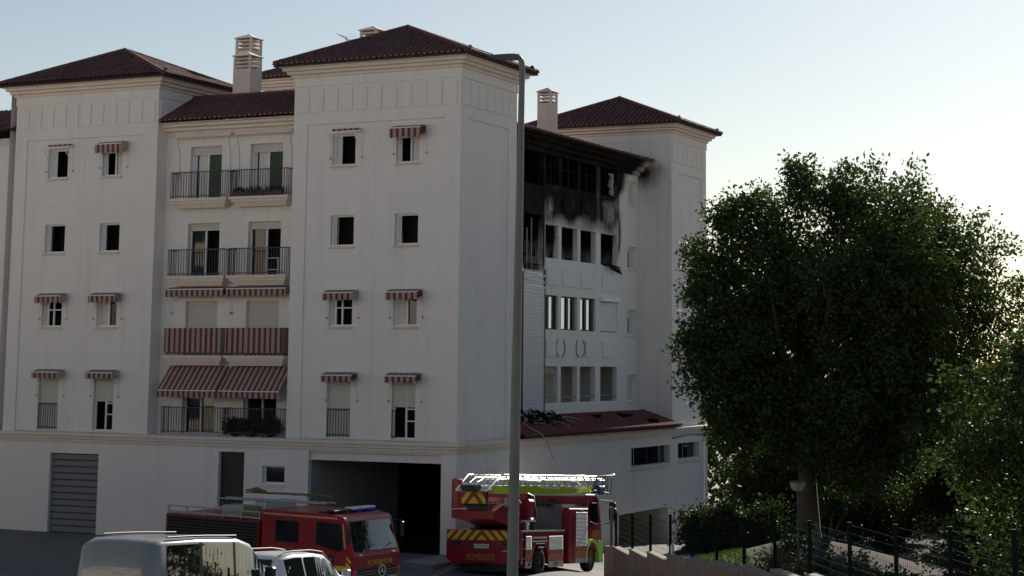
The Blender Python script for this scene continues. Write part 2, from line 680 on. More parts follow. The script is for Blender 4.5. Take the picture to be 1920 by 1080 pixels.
# ------------------------------------------------------------------ ground
CTRL = np.array([
    (0, 0, 0.0), (-6, 0, 0.02), (-13, 0, 0.05), (-25, 0, 0.1), (-3, 8, 0.0), (2.34, -2.57, -0.27), (1.87, 6.4, -0.90), (1.79, -8.28, -0.48),
    (-5.2, -7.6, -0.38), (-15, -8, -0.3), (4.1, -17, 0.10), (9.1, -26, 1.45), (8.4, -29, 1.5), (15.6, -27.1, 1.79), (30.2, -56.6, 4.8),
    (20, -37, 2.62), (3, 15, -1.1), (3, 24, -1.7), (6, 40, -2.2), (6, 0, -0.40), (9, -4.7, 0.05), (13.6, -11.6, 0.55), (18, -18.3, 1.1),
    (-10, -30, 0.9), (-20, -50, 2.5), (40, -40, 4.0), (10, -70, 5.0), (-40, 0, 0.2), (-40, 40, -1)], float)


def tps_fit(C):
    n = len(C)
    d = np.linalg.norm(C[:, None, :2] - C[None, :, :2], axis=2)
    K = np.where(d > 0, d * d * np.log(np.maximum(d, 1e-9)), 0) + np.eye(n) * 1.0
    P = np.c_[np.ones(n), C[:, :2]]
    A = np.block([[K, P], [P.T, np.zeros((3, 3))]])
    return np.linalg.solve(A, np.r_[C[:, 2], np.zeros(3)])


TP = tps_fit(CTRL)


def ground_z(x, y):
    x, y = np.asarray(x, float), np.asarray(y, float)
    sh = x.shape
    q = np.c_[x.ravel(), y.ravel()]
    d = np.linalg.norm(q[:, None] - CTRL[None, :, :2], axis=2)
    K = np.where(d > 0, d * d * np.log(np.maximum(d, 1e-9)), 0)
    z = K @ TP[:len(CTRL)] + TP[-3] + q @ TP[-2:]
    return z.reshape(sh)


FP = [(5.98 + 1.522 * k, -0.14 - 2.257 * k) for k in range(-0, 15)]     # fence line


def garden_side(x, y):
    # right of the fence line and, beyond its end, right of x=6
    s = (x - 5.98) * 2.257 + (y + 0.14) * 1.522
    return np.where(y < -0.14, s > 0.0, x > 5.98)


# street: one sheet
gx = np.arange(-45, 46, 0.75)
gy = np.arange(-75, 60, 0.75)
X, Y = np.meshgrid(gx, gy, indexing='ij')
Z = ground_z(X, Y)
edge = np.maximum(np.maximum(np.abs(X) - 40, 0) / 5, np.maximum(np.maximum(Y - 45, 0), np.maximum(-68 - Y, 0)) / 8)
Z = Z - np.clip(edge, 0, 1) * 6
nx, ny = X.shape
ii, jj = np.meshgrid(np.arange(nx - 1), np.arange(ny - 1), indexing='ij')
quads = np.stack([ii * ny + jj, (ii + 1) * ny + jj, (ii + 1) * ny + jj + 1, ii * ny + jj + 1], -1).reshape(-1, 4)
cx = X.ravel()[quads].mean(1)
cy = Y.ravel()[quads].mean(1)
keep = ~((garden_side(cx - 0.5, cy - 0.5)) & (cy > -33))
keep &= ~((cx < 0) & (cy > 0.3) & (cy < 24.3) & (cx > -20))
mesh_np('street', np.stack([X, Y, Z], -1).reshape(-1, 3), quads[keep], M['asphalt'], smooth=True, kind='structure')

# garden ground behind the retaining wall, mounded up round the big tree
def garden_z(x, y):
    x, y = np.asarray(x, float), np.asarray(y, float)
    z = 0.22 + 0.05 * np.sin(x * 0.7) * np.cos(y * 0.5) + 0.03 * np.maximum(0, x - 14) - 0.9 * np.clip((y - 10) / 15, 0, 1)
    return z + 0.97 * np.exp(-((x - 12.8) ** 2 + (y + 0.8) ** 2) / 9.0) + 0.5 * np.exp(-((x - 18.5) ** 2 + (y + 8) ** 2) / 30.0)


gx = np.arange(5, 31, 0.8)
gy = np.arange(-34, 48, 0.8)
X, Y = np.meshgrid(gx, gy, indexing='ij')
Z = garden_z(X, Y)
nx, ny = X.shape
ii, jj = np.meshgrid(np.arange(nx - 1), np.arange(ny - 1), indexing='ij')
quads = np.stack([ii * ny + jj, (ii + 1) * ny + jj, (ii + 1) * ny + jj + 1, ii * ny + jj + 1], -1).reshape(-1, 4)
cx = X.ravel()[quads].mean(1)
cy = Y.ravel()[quads].mean(1)
mesh_np('garden_soil', np.stack([X, Y, Z], -1).reshape(-1, 3), quads[garden_side(cx - 0.75, cy - 0.75)], M['soil'], smooth=True, kind='structure')

mb = MB()
mb.box(-900, 900, -900, 900, -4.3, -4.0)
mb.build('terrain', M['terrain'], kind='structure')


def inside(px, py, poly):
    r = np.zeros(len(px), bool)
    j = len(poly) - 1
    for i in range(len(poly)):
        xi, yi, xj, yj = poly[i][0], poly[i][1], poly[j][0], poly[j][1]
        c = ((yi > py) != (yj > py)) & (px < (xj - xi) * (py - yi) / (yj - yi + 1e-12) + xi)
        r ^= c
        j = i
    return r


# garden path and lawn, sheets that follow the soil a little above it
def patch(name, poly, mat, dz):
    P = np.array(poly, float)
    gx = np.arange(P[:, 0].min(), P[:, 0].max() + 0.2, 0.2)
    gy = np.arange(P[:, 1].min(), P[:, 1].max() + 0.2, 0.2)
    X, Y = np.meshgrid(gx, gy, indexing='ij')
    nx, ny = X.shape
    ii, jj = np.meshgrid(np.arange(nx - 1), np.arange(ny - 1), indexing='ij')
    q = np.stack([ii * ny + jj, (ii + 1) * ny + jj, (ii + 1) * ny + jj + 1, ii * ny + jj + 1], -1).reshape(-1, 4)
    k = inside(X.ravel()[q].mean(1), Y.ravel()[q].mean(1), poly)
    return mesh_np(name, np.stack([X, Y, garden_z(X, Y) + dz], -1).reshape(-1, 3), q[k], mat, smooth=True, kind='structure')


path_pts = [(6.2, 0.6), (7.2, -0.6), (9.2, 0.2), (10.2, 1.2), (10.6, 2.6), (9.6, 3.0), (7.4, 2.0)]
patch('garden_path', path_pts, M['concrete'], 0.06)
lawn_pts = [(7.6, -1.2), (9.3, -3.8), (11.6, -6.8), (12.8, -6.0), (11.8, -3.6), (11.0, -1.8), (9.4, -0.2)]
patch('lawn', lawn_pts, M['lawn'], 0.05)
# blades on the lawn
n = 9000
bx = rng.uniform(7.4, 13, n)
by = rng.uniform(-7, 0, n)


ok = inside(bx, by, lawn_pts)
bx, by = bx[ok], by[ok]
n = len(bx)
an = rng.uniform(0, 2 * PI, n)
hh = rng.uniform(0.05, 0.12, n)
w = 0.018
dx, dy = np.cos(an) * w, np.sin(an) * w
bz = garden_z(bx, by) + 0.05
v = np.stack([np.stack([bx - dx, by - dy, bz], -1), np.stack([bx + dx, by + dy, bz], -1),
              np.stack([bx + dy * 2, by - dx * 2, bz + hh], -1)], 1).reshape(-1, 3)
mesh_np('lawn_grass', v, np.arange(n * 3).reshape(-1, 3), M['leaf_light'], tone=np.repeat(rng.uniform(0, 1, n), 3), kind='stuff')

# ------------------------------------------------------------------ building
B = thing('apartment_building', 'white five storey apartment block with tiled towers and a burnt out top floor gallery', 'building')

# one barrel tile: axis along +x is downslope, arch up, length .42
TK = 6


def tile_verts(r0=0.086, r1=0.079, L=0.42):
    v, f = [], []
    for (x, r) in ((0.0, r1), (L, r0)):
        for k in range(TK + 1):
            a = PI * k / TK
            v.append((x, r * math.cos(a), r * math.sin(a) * 1.05))
    for k in range(TK):
        f.append((k, TK + 1 + k, TK + 2 + k, k + 1))
    return np.array(v), np.array(f)


TV, TF = tile_verts()
TILE_ME = bpy.data.meshes.new('roof_tile')
TILE_ME.from_pydata([tuple(p) for p in TV], [], [tuple(q) for q in TF])
TILE_ME.polygons.foreach_set('use_smooth', [True] * len(TF))


def eave_tile(mat):
    """front tile of a column: thick rim and a mortar plug set back inside it"""
    o = MB()
    o.add(TV, [tuple(q) for q in TF], 0, True)
    L_, ro, ri = 0.42, 0.086, 0.066
    A = [PI * k / TK for k in range(TK + 1)]
    P = lambda r, a, x: (x, r * math.cos(a), r * math.sin(a) * 1.05)
    for a, b in zip(A, A[1:]):
        o.quad(P(ro, a, L_), P(ri, a, L_), P(ri, b, L_), P(ro, b, L_), 0)
        o.quad(P(ri, a, L_), P(ri, a, L_ - 0.03), P(ri, b, L_ - 0.03), P(ri, b, L_), 0)
    o.poly([P(ri, a, L_ - 0.028) for a in A], 1)
    me = bpy.data.meshes.new('roof_tile')
    me.from_pydata(o.v, [], o.f)
    me.materials.append(M[mat])
    me.materials.append(M['mortar'])
    me.polygons.foreach_set('material_index', o.mi)
    me.polygons.foreach_set('use_smooth', o.sm)
    return me


def tiles_on(roof, slopes, mat, eave_objects, pitch=0.225, step=0.36, lift=0.03):
    """slopes: list of (A, B, fn(s)->horizontal length inward, inward dir, rise per metre, individual?)"""
    allv, allf = [], []
    nt_ = 0
    me = eave_objects.get('mesh')
    for (A, Bp, Lf, inward, k, indiv) in slopes:
        A, Bp, inward = Vector(A), Vector(Bp), Vector(inward).normalized()
        e = (Bp - A)
        ln = e.length
        e.normalize()
        cnt = int(ln / pitch)
        sl = math.sqrt(1 + k * k)
        down = (-inward - Vector((0, 0, k))) / sl
        side = e
        upn = down.cross(side)
        if upn.z < 0:
            side = -side
            upn = down.cross(side)
        rot = Matrix((down, side, upn)).transposed()
        ra = np.array(rot)
        for c in range(cnt):
            s = (c + 0.5) * ln / cnt
            L = Lf(s, ln)
            m_ = max(1, int(L / step + 0.4))
            for t in range(m_):
                d = (t + 1) * step - 0.03
                jit = rng.uniform(-0.008, 0.008, 3)
                pos = A + e * s + inward * d + Vector((0, 0, k * d + lift + 0.012)) + Vector(jit)
                if t == 0 and indiv:
                    o = bpy.data.objects.new('roof_tile', me)
                    COL.objects.link(o)
                    o.parent = roof
                    mm = rot.to_4x4()
                    mm.translation = pos
                    o.matrix_local = mm
                    eave_objects['n'] = eave_objects.get('n', 0) + 1
                else:
                    allv.append(TV @ ra.T + np.array(pos))
                    allf.append(TF + nt_ * len(TV))
                    nt_ += 1
    if allv:
        mesh_np('roof_tile_courses', np.concatenate(allv), np.concatenate(allf), mat, roof, smooth=True, kind='stuff')


EAVE = {}
EAVE['mesh'] = eave_tile('tile')
EAVE_RED = {'mesh': eave_tile('tile_red')}


def hip_roof(x0, x1, y0, y1, ze, apex, indiv=(True, True), mat='tile'):
    ax, ay, az = apex
    mb = MB()
    c = [(x0, y0, ze), (x1, y0, ze), (x1, y1, ze), (x0, y1, ze)]
    for i in range(4):
        mb.poly([c[i], c[(i + 1) % 4], apex])
    mb.poly([(p[0], p[1], p[2] - 0.05) for p in c][::-1])
    mb.sweep([(x0, y0), (x1, y0), (x1, y1), (x0, y1)], [(0, ze - 0.05), (0, ze)], closed=True)
    roof = mb.build('roof', M['tile_bed'], B)

    def mk(pa, ln_total, da):
        def f(s, ln):
            return s * da / pa if s < pa else (ln - s) * da / max(1e-6, (ln_total - pa))
        return f
    kf = (az - ze) / (ay - y0)
    kr = (az - ze) / (x1 - ax)
    kb = (az - ze) / (y1 - ay)
    kl = (az - ze) / (ax - x0)
    tiles_on(roof, [
        ((x0, y0, ze), (x1, y0, ze), mk(ax - x0, x1 - x0, ay - y0), (0, 1, 0), kf, indiv[0]),
        ((x1, y0, ze), (x1, y1, ze), mk(ay - y0, y1 - y0, x1 - ax), (-1, 0, 0), kr, indiv[1]),
        ((x0, y1, ze), (x1, y1, ze), mk(ax - x0, x1 - x0, y1 - ay), (0, -1, 0), kb, False),
        ((x0, y0, ze), (x0, y1, ze), mk(ay - y0, y1 - y0, ax - x0), (1, 0, 0), kl, False)], M[mat], EAVE)
    hb = MB()
    for q in c:
        a, b = Vector(q), Vector(apex)
        d = (b - a)
        nseg = max(3, int(d.length / 0.36))
        for i in range(nseg):
            p0, p1 = a + d * (i / nseg), a + d * ((i + 1.12) / nseg)
            hb.tube([p0 + Vector((0, 0, 0.07)), p1 + Vector((0, 0, 0.085))], [0.105, 0.085], 8)
    hb.build('hip_tile_row', M[mat], roof, kind='stuff')
    return roof


CORN = [(0.0, 16.76), (0.10, 16.76), (0.10, 16.85), (0.22, 16.88), (0.22, 16.97), (0.34, 17.0), (0.34, 17.09), (0.44, 17.12), (0.44, 17.19), (0.0, 17.19)]
BASE = [(0.0, 3.44), (0.07, 3.44), (0.07, 3.53), (0.13, 3.55), (0.13, 3.64), (0.19, 3.66), (0.19, 3.77), (0.0, 3.80)]


def frieze(face, u0, u1, n, gap, parent=B):
    """raised panels between the recess and the cornice; face gives (origin, U, N)"""
    O, U, N = [Vector(q) for q in face]
    w = (u1 - u0) / n
    for i in range(n):
        a, b = u0 + i * w + gap / 2, u0 + (i + 1) * w - gap / 2
        p = MB()
        th = 0.035
        for (uu, vv, N_) in [((a, b), (15.47, 16.33), N)]:
            q = [O + U * uu[0] + Vector((0, 0, vv[0])), O + U * uu[1] + Vector((0, 0, vv[0])),
                 O + U * uu[1] + Vector((0, 0, vv[1])), O + U * uu[0] + Vector((0, 0, vv[1]))]
            f = [x + N * th for x in q]
            q = [x - N * 0.002 for x in q]
            p.add([*f], [(0, 1, 2, 3)])
            for k in range(4):
                p.quad(q[k], q[(k + 1) % 4], f[(k + 1) % 4], f[k])
        p.build('frieze_panel', M['wall'], parent)


def tower(x0, x1, y0, y1, holes, front_full=True, right=True, nfr=11, indiv=(True, True), bottom=3.8, right_bottom=3.8):
    W_ = x1 - x0
    ra, rb = x0 + 0.58, x1 - 0.63
    # front: proud border round a recessed field of panels
    mb = MB()
    if front_full:
        wall(mb, (0, y0, 0), UX, UZ, (0, -1, 0), x0, x1, bottom, 16.42, [(ra, rb, bottom, 15.02)], depth=0.07)
        wall(mb, (0, y0 + 0.065, 0), UX, UZ, (0, -1, 0), ra, rb, bottom, 15.02, holes, depth=0.2)
    else:
        wall(mb, (0, y0, 0), UX, UZ, (0, -1, 0), x0, x1 - 0.63, bottom, 16.42, cell=0.14)
        wall(mb, (0, y0 - 0.03, 0), UX, UZ, (0, -1, 0), x1 - 0.63, x1 + 0.0, bottom, 16.42, cell=0.14, edge=0.03)
    wall(mb, (0, y0 - 0.035, 0), UX, UZ, (0, -1, 0), x0 - 0.03, x1 + 0.0345, 16.42, 16.80)
    mb.quad((x0, y0 - 0.035, 16.42), (x1, y0 - 0.035, 16.42), (x1, y0 + 0.01, 16.42), (x0, y0 + 0.01, 16.42))
    # right side
    if right:
        qa, qb = y0 + 0.68, y0 + 3.77
        wall(mb, (x1, 0, 0), UY, UZ, (1, 0, 0), y0, y1, right_bottom, 16.42, [(qa, qb, right_bottom, 15.02)], depth=0.05)
        wall(mb, (x1 + 0.035, 0, 0), UY, UZ, (1, 0, 0), y0, y1 + 0.03, 16.42, 16.80, edge=0.034)
        mb.quad((x1 + 0.034, y0 - 0.034, 16.42), (x1 + 0.034, y0 + 0.001, 16.42), (x1 + 0.034, y0 + 0.001, 16.8), (x1 + 0.034, y0 - 0.034, 16.8))
        wall(mb, (x1 - 0.045, 0, 0), UY, UZ, (1, 0, 0), qa, qb, right_bottom, 15.02)
    wall(mb, (x0, 0, 0), UY, UZ, (-1, 0, 0), y0, y1, 3.0, 16.80)
    wall(mb, (0, y1, 0), UX, UZ, (0, 1, 0), x0, x1, 3.0, 16.80)
    mb.quad((x0, y0, 16.79), (x1, y0, 16.79), (x1, y1, 16.79), (x0, y1, 16.79))
    wo_ = mb.build('wall', M['wall'], B)
    # facing panels with open joints in the recess
    if front_full:
        xm = (ra + rb) / 2
        zs = [bottom + 0.01, 6.62, 9.52, 12.42, 15.01]
        for i in range(4):
            for (a, b) in ((ra, xm), (xm, rb)):
                p = MB()
                wall(p, (0, y0 + 0.045, 0), UX, UZ, (0, -1, 0), a + 0.003, b - 0.003, zs[i] + 0.003, zs[i + 1] - 0.003, holes, depth=0.02, edge=0.019)
                p.build('wall_panel', M['wall'], B)
        frieze(((0, y0, 0), UX, (0, -1, 0)), x0 + 0.08, x1 - 0.1, nfr, 0.10)
    if right:
        frieze(((x1, 0, 0), UY, (1, 0, 0)), y0 + 0.06, y1 - 0.06, 7, 0.05)
    mb = MB()
    mb.sweep([(x0, y1), (x0, y0), (x1, y0), (x1, y1)], CORN, closed=True)
    mb.build('cornice', M['trim'], B)
    hip_roof(x0 - 0.58, x1 + 0.58, y0 - 0.58, y1 + 0.58, 17.19, ((x0 + x1) / 2, (y0 + y1) / 2, 18.73), indiv)
    return wo_


# openings of the front tower: (x0,x1,z0,z1)
C1, C2 = (-5.25, -4.28), (-2.60, -1.66)
H1 = [(*C1, 13.50, 14.62), (*C2, 13.50, 14.62), (*C1, 10.60, 11.70), (*C2, 10.60, 11.68),
      (*C1, 7.76, 8.80), (*C2, 7.76, 8.80), (*C1, 3.86, 5.92), (*C2, 3.86, 5.92)]
tower(-6.89, 0.0, 0.0, 4.42, H1, right_bottom=3.8)
T3X = -13.1 + 6.89 + 0.0
H3 = [(a - 13.0, b - 13.0, c, d) for a, b, c, d in H1]
tower(-19.89, -13.0, 0.0, 4.42, H3, indiv=(False, False))
t2 = tower(-6.89, 0.0, 20.01, 24.35, [], front_full=False, indiv=(True, True), bottom=3.4)


def soot_t2(c):
    x, y, z = c[:, 0], c[:, 1], c[:, 2]
    on = (y < 20.05)
    d = np.hypot((x + 1.45) / 1.1, (z - 15.0) / 0.75)
    s = np.clip(1.2 - d, 0, 1) * 0.75
    s += 0.18 * np.clip(1 - np.abs(x + 1.2) / 1.0, 0, 1) * np.clip((z - 12.6) / 2.4, 0, 1) * (z < 15.5)
    return s * on


set_attr(t2, 'soot', soot_t2)


# ---- windows ------------------------------------------------------
def win(x0, x1, z0, z1, y, style, parent=B):
    """window in a wall facing -Y; y is the frame plane"""
    f = MB()
    t = 0.055
    f.box(x0, x0 + t, y, y + 0.06, z0, z1)
    f.box(x1 - t, x1, y, y + 0.06, z0, z1)
    f.box(x0 + t, x1 - t, y, y + 0.06, z0, z0 + t)
    f.box(x0 + t, x1 - t, y, y + 0.06, z1 - t, z1)
    if style.get('mullion'):
        for q in style['mullion']:
            xm = x0 + (x1 - x0) * q
            f.box(xm - 0.028, xm + 0.028, y - 0.012, y + 0.05, z0 + t, z1 - t)
    if style.get('bars'):
        for (qa, qb, h) in style['bars']:
            zz = z0 + (z1 - z0) * h
            f.box(x0 + (x1 - x0) * qa, x0 + (x1 - x0) * qb, y + 0.002, y + 0.045, zz - 0.022, zz + 0.022)
    w_ = f.build('window', M['white'], parent)
    for (qa, qb) in style.get('panes', [(0, 1)]):
        g = MB()
        g.box(x0 + t + (x1 - x0 - 2 * t) * qa, x0 + t + (x1 - x0 - 2 * t) * qb, y + 0.055, y + 0.062, z0 + t, z1 - t)
        g.build('pane', M[style.get('glass', 'glass')], w_)
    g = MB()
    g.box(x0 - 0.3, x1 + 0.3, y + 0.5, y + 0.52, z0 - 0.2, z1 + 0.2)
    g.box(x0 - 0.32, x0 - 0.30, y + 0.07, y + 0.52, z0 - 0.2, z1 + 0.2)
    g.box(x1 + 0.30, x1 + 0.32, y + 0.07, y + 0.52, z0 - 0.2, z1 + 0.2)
    g.build('room_shade_sheet', M['dark'], w_)  # dark sheets close behind the frame paint in the unlit room
    if style.get('curtain'):
        for (qa, qb, h0, mat) in style['curtain']:
            c = MB()
            n_ = max(4, int((qb - qa) * 18))
            xs = [x0 + t + (x1 - x0 - 2 * t) * (qa + (qb - qa) * i / n_) for i in range(n_ + 1)]
            for i in range(n_):
                ya, yb = y + 0.03 + 0.012 * (i % 2), y + 0.03 + 0.012 * ((i + 1) % 2)
                c.quad((xs[i], ya, z0 + t + h0), (xs[i + 1], yb, z0 + t + h0), (xs[i + 1], yb, z1 - t), (xs[i], ya, z1 - t))
            c.build('curtain', M[mat], w_)
    if style.get('shutter'):
        h = style['shutter']
        s = MB()
        n_ = max(2, int((z1 - z0) * h / 0.055))
        dz = (z1 - z0) * h / n_
        for i in range(n_):
            za = z1 - (i + 1) * dz
            s.prism([(y - 0.035, za + 0.004), (y - 0.045, za + dz * 0.5), (y - 0.035, za + dz), (y - 0.02, za + dz), (y - 0.02, za + 0.004)], 0, x0 + 0.01, x1 - 0.01)
        s.build('shutter', M['cream'], w_)
    if style.get('sill', True):
        s = MB()
        s.prism([(0.09, z0 - 0.01), (-0.06, z0 - 0.045), (-0.06, z0 - 0.085), (0.09, z0 - 0.085)], 0, x0 - 0.05, x1 + 0.05)
        s.build('sill', M['trim'], w_)
    return w_


def awning(x0, x1, z, drop, reach=0.42, valance=0.2, fabric=True, y=0.0, flat=0.08):
    """folding arm awning on a wall facing -Y; bar at y-reach"""
    f = MB()
    f.tube([(x0, y - reach, z), (x1, y - reach, z)], 0.022, 6)
    f.tube([(x0 + 0.02, y - 0.05, z + flat), (x1 - 0.02, y - 0.05, z + flat)], 0.045, 8)
    for xx in (x0 + 0.1, x1 - 0.1):
        f.tube([(xx, y - reach, z), (xx + 0.0, y - reach * 0.75, z - 0.18), (xx, y - 0.03, z - 0.42)], 0.017, 6)
    a = f.build('awning', M['white'], B)
    for xx in (x0 - 0.03, x1 + 0.03):
        c = MB()
        c.tube([(xx, y - 0.06, z + flat), (xx, y - 0.03, z - 0.85)], 0.0035, 4)
        c.lathe([(0.0, 0), (0.028, 0.03), (0.028, 0.08), (0.0, 0.10)], (xx, y - 0.04, z - 0.93), 2, 8)
        c.build('winding_cord', M['scorched'], a)
    if not fabric:
        s = MB()
        s.tube([(x0 + 0.05, y - 0.06, z + flat + 0.05), (x1 - 0.05, y - 0.06, z + flat + 0.05)], 0.05, 10)
        s.build('awning_canvas', M['awning'], a)
    if fabric:
        s = MB()
        n_ = 26
        xs = [x0 + (x1 - x0) * i / n_ for i in range(n_ + 1)]
        for i in range(n_):
            s.quad((xs[i], y - 0.05, z + flat + 0.04), (xs[i], y - reach, z + 0.025), (xs[i + 1], y - reach, z + 0.025), (xs[i + 1], y - 0.05, z + flat + 0.04))
        s.build('awning_canvas', M['awning'], a)
        s = MB()
        for i in range(n_):
            wa = lambda k: 0.012 * math.sin(k * 1.1)
            dz = lambda k: valance + 0.018 * math.sin(k * 0.9)
            s.quad((xs[i], y - reach - 0.01, z - 0.02), (xs[i], y - reach + wa(i), z - dz(i)), (xs[i + 1], y - reach + wa(i + 1), z - dz(i + 1)), (xs[i + 1], y - reach - 0.01, z - 0.02))
        for xx in (x0, x1):
            s.quad((xx, y - reach, z), (xx, y - reach, z - valance * 0.8), (xx, y - 0.06, z - valance * 0.5), (xx, y - 0.06, z + flat))
        s.build('awning_valance', M['awning'], a)
    return a


YF = 0.19
for dx in (0.0, -13.0):
    win(C1[0] + dx, C1[1] + dx, 13.50, 14.62, YF, {'panes': [(0, .32)], 'curtain': [(0.0, 0.30, 0, 'curtain')]})
    win(C2[0] + dx, C2[1] + dx, 13.50, 14.62, YF, {'panes': [], 'curtain': [(0.0, 0.12, 0, 'curtain'), (0.66, 1.0, 0, 'cream')], 'mullion': [0.58], 'shutter': 0.22})
    win(C1[0] + dx, C1[1] + dx, 10.60, 11.70, YF, {'panes': [(0, .2)], 'curtain': [(0.0, 0.14, 0, 'curtain')]})
    win(C2[0] + dx, C2[1] + dx, 10.60, 11.68, YF, {'panes': [(0, .2)], 'curtain': [(0.0, 0.16, 0, 'curtain')]})
    win(C1[0] + dx, C1[1] + dx, 7.76, 8.80, YF, {'panes': [], 'mullion': [0.22, 0.5], 'bars': [(0.22, 1.0, 0.62)], 'curtain': [(0.0, 0.2, 0, 'curtain')]})
    win(C2[0] + dx, C2[1] + dx, 7.76, 8.80, YF, {'mullion': [0.52], 'curtain': [(0.0, 0.5, 0, 'cream')]})
    win(C1[0] + dx, C1[1] + dx, 3.86, 5.92, YF, {'shutter': 0.97, 'sill': False})
    win(C2[0] + dx, C2[1] + dx, 3.86, 5.92, YF, {'panes': [], 'shutter': 0.47, 'mullion': [0.55], 'bars': [(0.55, 1.0, 0.30), (0.55, 1.0, 0.50)], 'sill': False})
    awning(-5.24 + dx, -3.99 + dx, 14.63, 0, fabric=False)
    awning(-2.62 + dx, -1.36 + dx, 14.68, 0, valance=0.34)
    awning(-5.24 + dx, -4.00 + dx, 8.92, 0, valance=0.26)
    awning(-2.66 + dx, -1.40 + dx, 8.92, 0, valance=0.26)
    awning(-5.22 + dx, -3.97 + dx, 6.03, 0, valance=0.22)
    awning(-2.64 + dx, -1.39 + dx, 6.03, 0, valance=0.22)


def railing(x0, x1, y0, y1, z0, z1, side=True, pitch=0.115):
    r = MB()
    r.box(x0, x1, y0 - 0.02, y0 + 0.02, z1 - 0.035, z1)
    r.box(x0, x1, y0 - 0.015, y0 + 0.015, z0 + 0.07, z0 + 0.10)
    n_ = int((x1 - x0) / pitch)
    for i in range(n_ + 1):
        xx = x0 + 0.012 + (x1 - x0 - 0.024) * i / n_
        r.box(xx - 0.009, xx + 0.009, y0 - 0.009, y0 + 0.009, z0, z1 - 0.035)
    if side:
        for xx in (x0, x1):
            r.box(xx - 0.02, xx + 0.02, y0 + 0.02, y1, z1 - 0.035, z1)
            m_ = int((y1 - y0) / pitch)
            for i in range(1, m_ + 1):
                yy = y0 + (y1 - y0) * i / (m_ + 1)
                r.box(xx - 0.009, xx + 0.009, yy - 0.009, yy + 0.009, z0, z1 - 0.035)
    return r


railing(C1[0] + 0.02, C1[1] - 0.02, 0.08, 0.2, 3.87, 4.86, False).build('railing', M['rail'], B)
railing(C2[0] + 0.01, C2[0] + 0.16, 0.07, 0.2, 3.87, 4.86, False, 0.08).build('railing', M['rail'], B)
railing(C1[0] - 12.98, C1[1] - 13.02, 0.08, 0.2, 3.87, 4.86, False).build('railing', M['rail'], B)

# ---- ground floor front, garage, base cornice -----------------------
GH = [(-5.92, -0.58, -0.6, 3.36), (-7.86, -6.91, 2.17, 2.80), (-9.75, -8.64, -0.6, 3.25), (-17.5, -15.2, -0.6, 3.0)]
mb = MB()
wall(mb, (0, 0, 0), UX, UZ, (0, -1, 0), -20.2, 0.0, -0.6, 3.46, GH, depth=0.22)
wall(mb, (-20.2, 0, 0), UY, UZ, (-1, 0, 0), 0, 24.3, -1, 17)
mb.build('ground_floor_wall', M['wall'], B)
mb = MB()
mb.box(-5.919, -0.581, 0.16, 0.40, 3.06, 3.359)
mb.build('garage_lintel', M['wall'], B)
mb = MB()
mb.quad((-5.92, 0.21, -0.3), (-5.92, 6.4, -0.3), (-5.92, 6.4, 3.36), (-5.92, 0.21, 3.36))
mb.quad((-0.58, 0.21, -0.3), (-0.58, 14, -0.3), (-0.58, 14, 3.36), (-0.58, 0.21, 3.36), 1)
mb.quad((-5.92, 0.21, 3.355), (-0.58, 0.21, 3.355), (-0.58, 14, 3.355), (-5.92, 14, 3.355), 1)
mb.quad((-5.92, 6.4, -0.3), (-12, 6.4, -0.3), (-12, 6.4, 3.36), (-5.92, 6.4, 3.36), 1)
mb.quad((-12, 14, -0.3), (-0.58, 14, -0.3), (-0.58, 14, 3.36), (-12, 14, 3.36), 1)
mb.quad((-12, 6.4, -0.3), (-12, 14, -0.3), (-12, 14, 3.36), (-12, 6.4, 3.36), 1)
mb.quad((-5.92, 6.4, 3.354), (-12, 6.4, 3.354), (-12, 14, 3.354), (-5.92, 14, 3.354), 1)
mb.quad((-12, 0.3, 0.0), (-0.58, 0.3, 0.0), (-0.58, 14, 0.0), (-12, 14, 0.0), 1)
mb.build('garage_interior', [M['garage'], M['dark']], B)  # near-black faces paint the passage's unlit depth; left wall keeps its plaster
win(-7.86, -6.91, 2.17, 2.80, 0.16, {})
mb = MB()
mb.box(-9.74, -8.65, 0.15, 0.20, -0.5, 3.24)
d = mb.build('entrance_door', M['black'], B)
mb = MB()
mb.tube([(-9.6, 0.10, 0.9), (-9.6, 0.10, 1.5)], 0.015, 6)
mb.build('handle', M['alu'], d)
mb = MB()
mb.box(-17.49, -15.21, 0.17, 0.20, -0.5, 2.99)
gd = mb.build('garage_door', M['black'], B)
for k in range(12):
    mb = MB()
    mb.prism([(0.168, 0.05 + k * 0.245), (0.13, 0.08 + k * 0.245), (0.13, 0.25 + k * 0.245), (0.168, 0.28 + k * 0.245)], 0, -17.48, -15.22)
    mb.build('door_slat', M['grey'], gd)

mb = MB()
mb.sweep([(-20.2, 0), (0, 0), (0, 24.35), (-6, 24.35)], BASE)
mb.build('base_cornice', M['trim'], B)

# ---- wing between the front towers ----------------------------------
WZ = [12.52, 9.62, 6.70, 3.84]
mb = MB()
WH = []
for dx in (0.0, -2.72):
    WH += [(-9.17 + dx, -7.73 + dx, z, z + 2.0) for z in WZ[:3]] + [(-9.17 + dx, -7.73 + dx, 3.84, 5.84)]
wall(mb, (0, 0.6, 0), UX, UZ, (0, -1, 0), -13.0, -6.89, 3.7, 15.0, WH, depth=0.2)
mb.quad((-13, 0.6, 3.79), (-6.89, 0.6, 3.79), (-6.89, 0, 3.79), (-13, 0, 3.79))
mb.build('wall', M['wall'], B)
mb = MB()
mb.sweep([(-13.0, 0.6), (-6.89, 0.6)], [(0, 14.98), (0.06, 14.98), (0.06, 15.10), (0.20, 15.14), (0.20, 15.24), (0.34, 15.28), (0.34, 15.37), (0.44, 15.40), (0.44, 15.45), (0, 15.45)])
mb.build('cornice', M['trim'], B)
mb = MB()
kw = (16.58 - 15.47) / 2.13
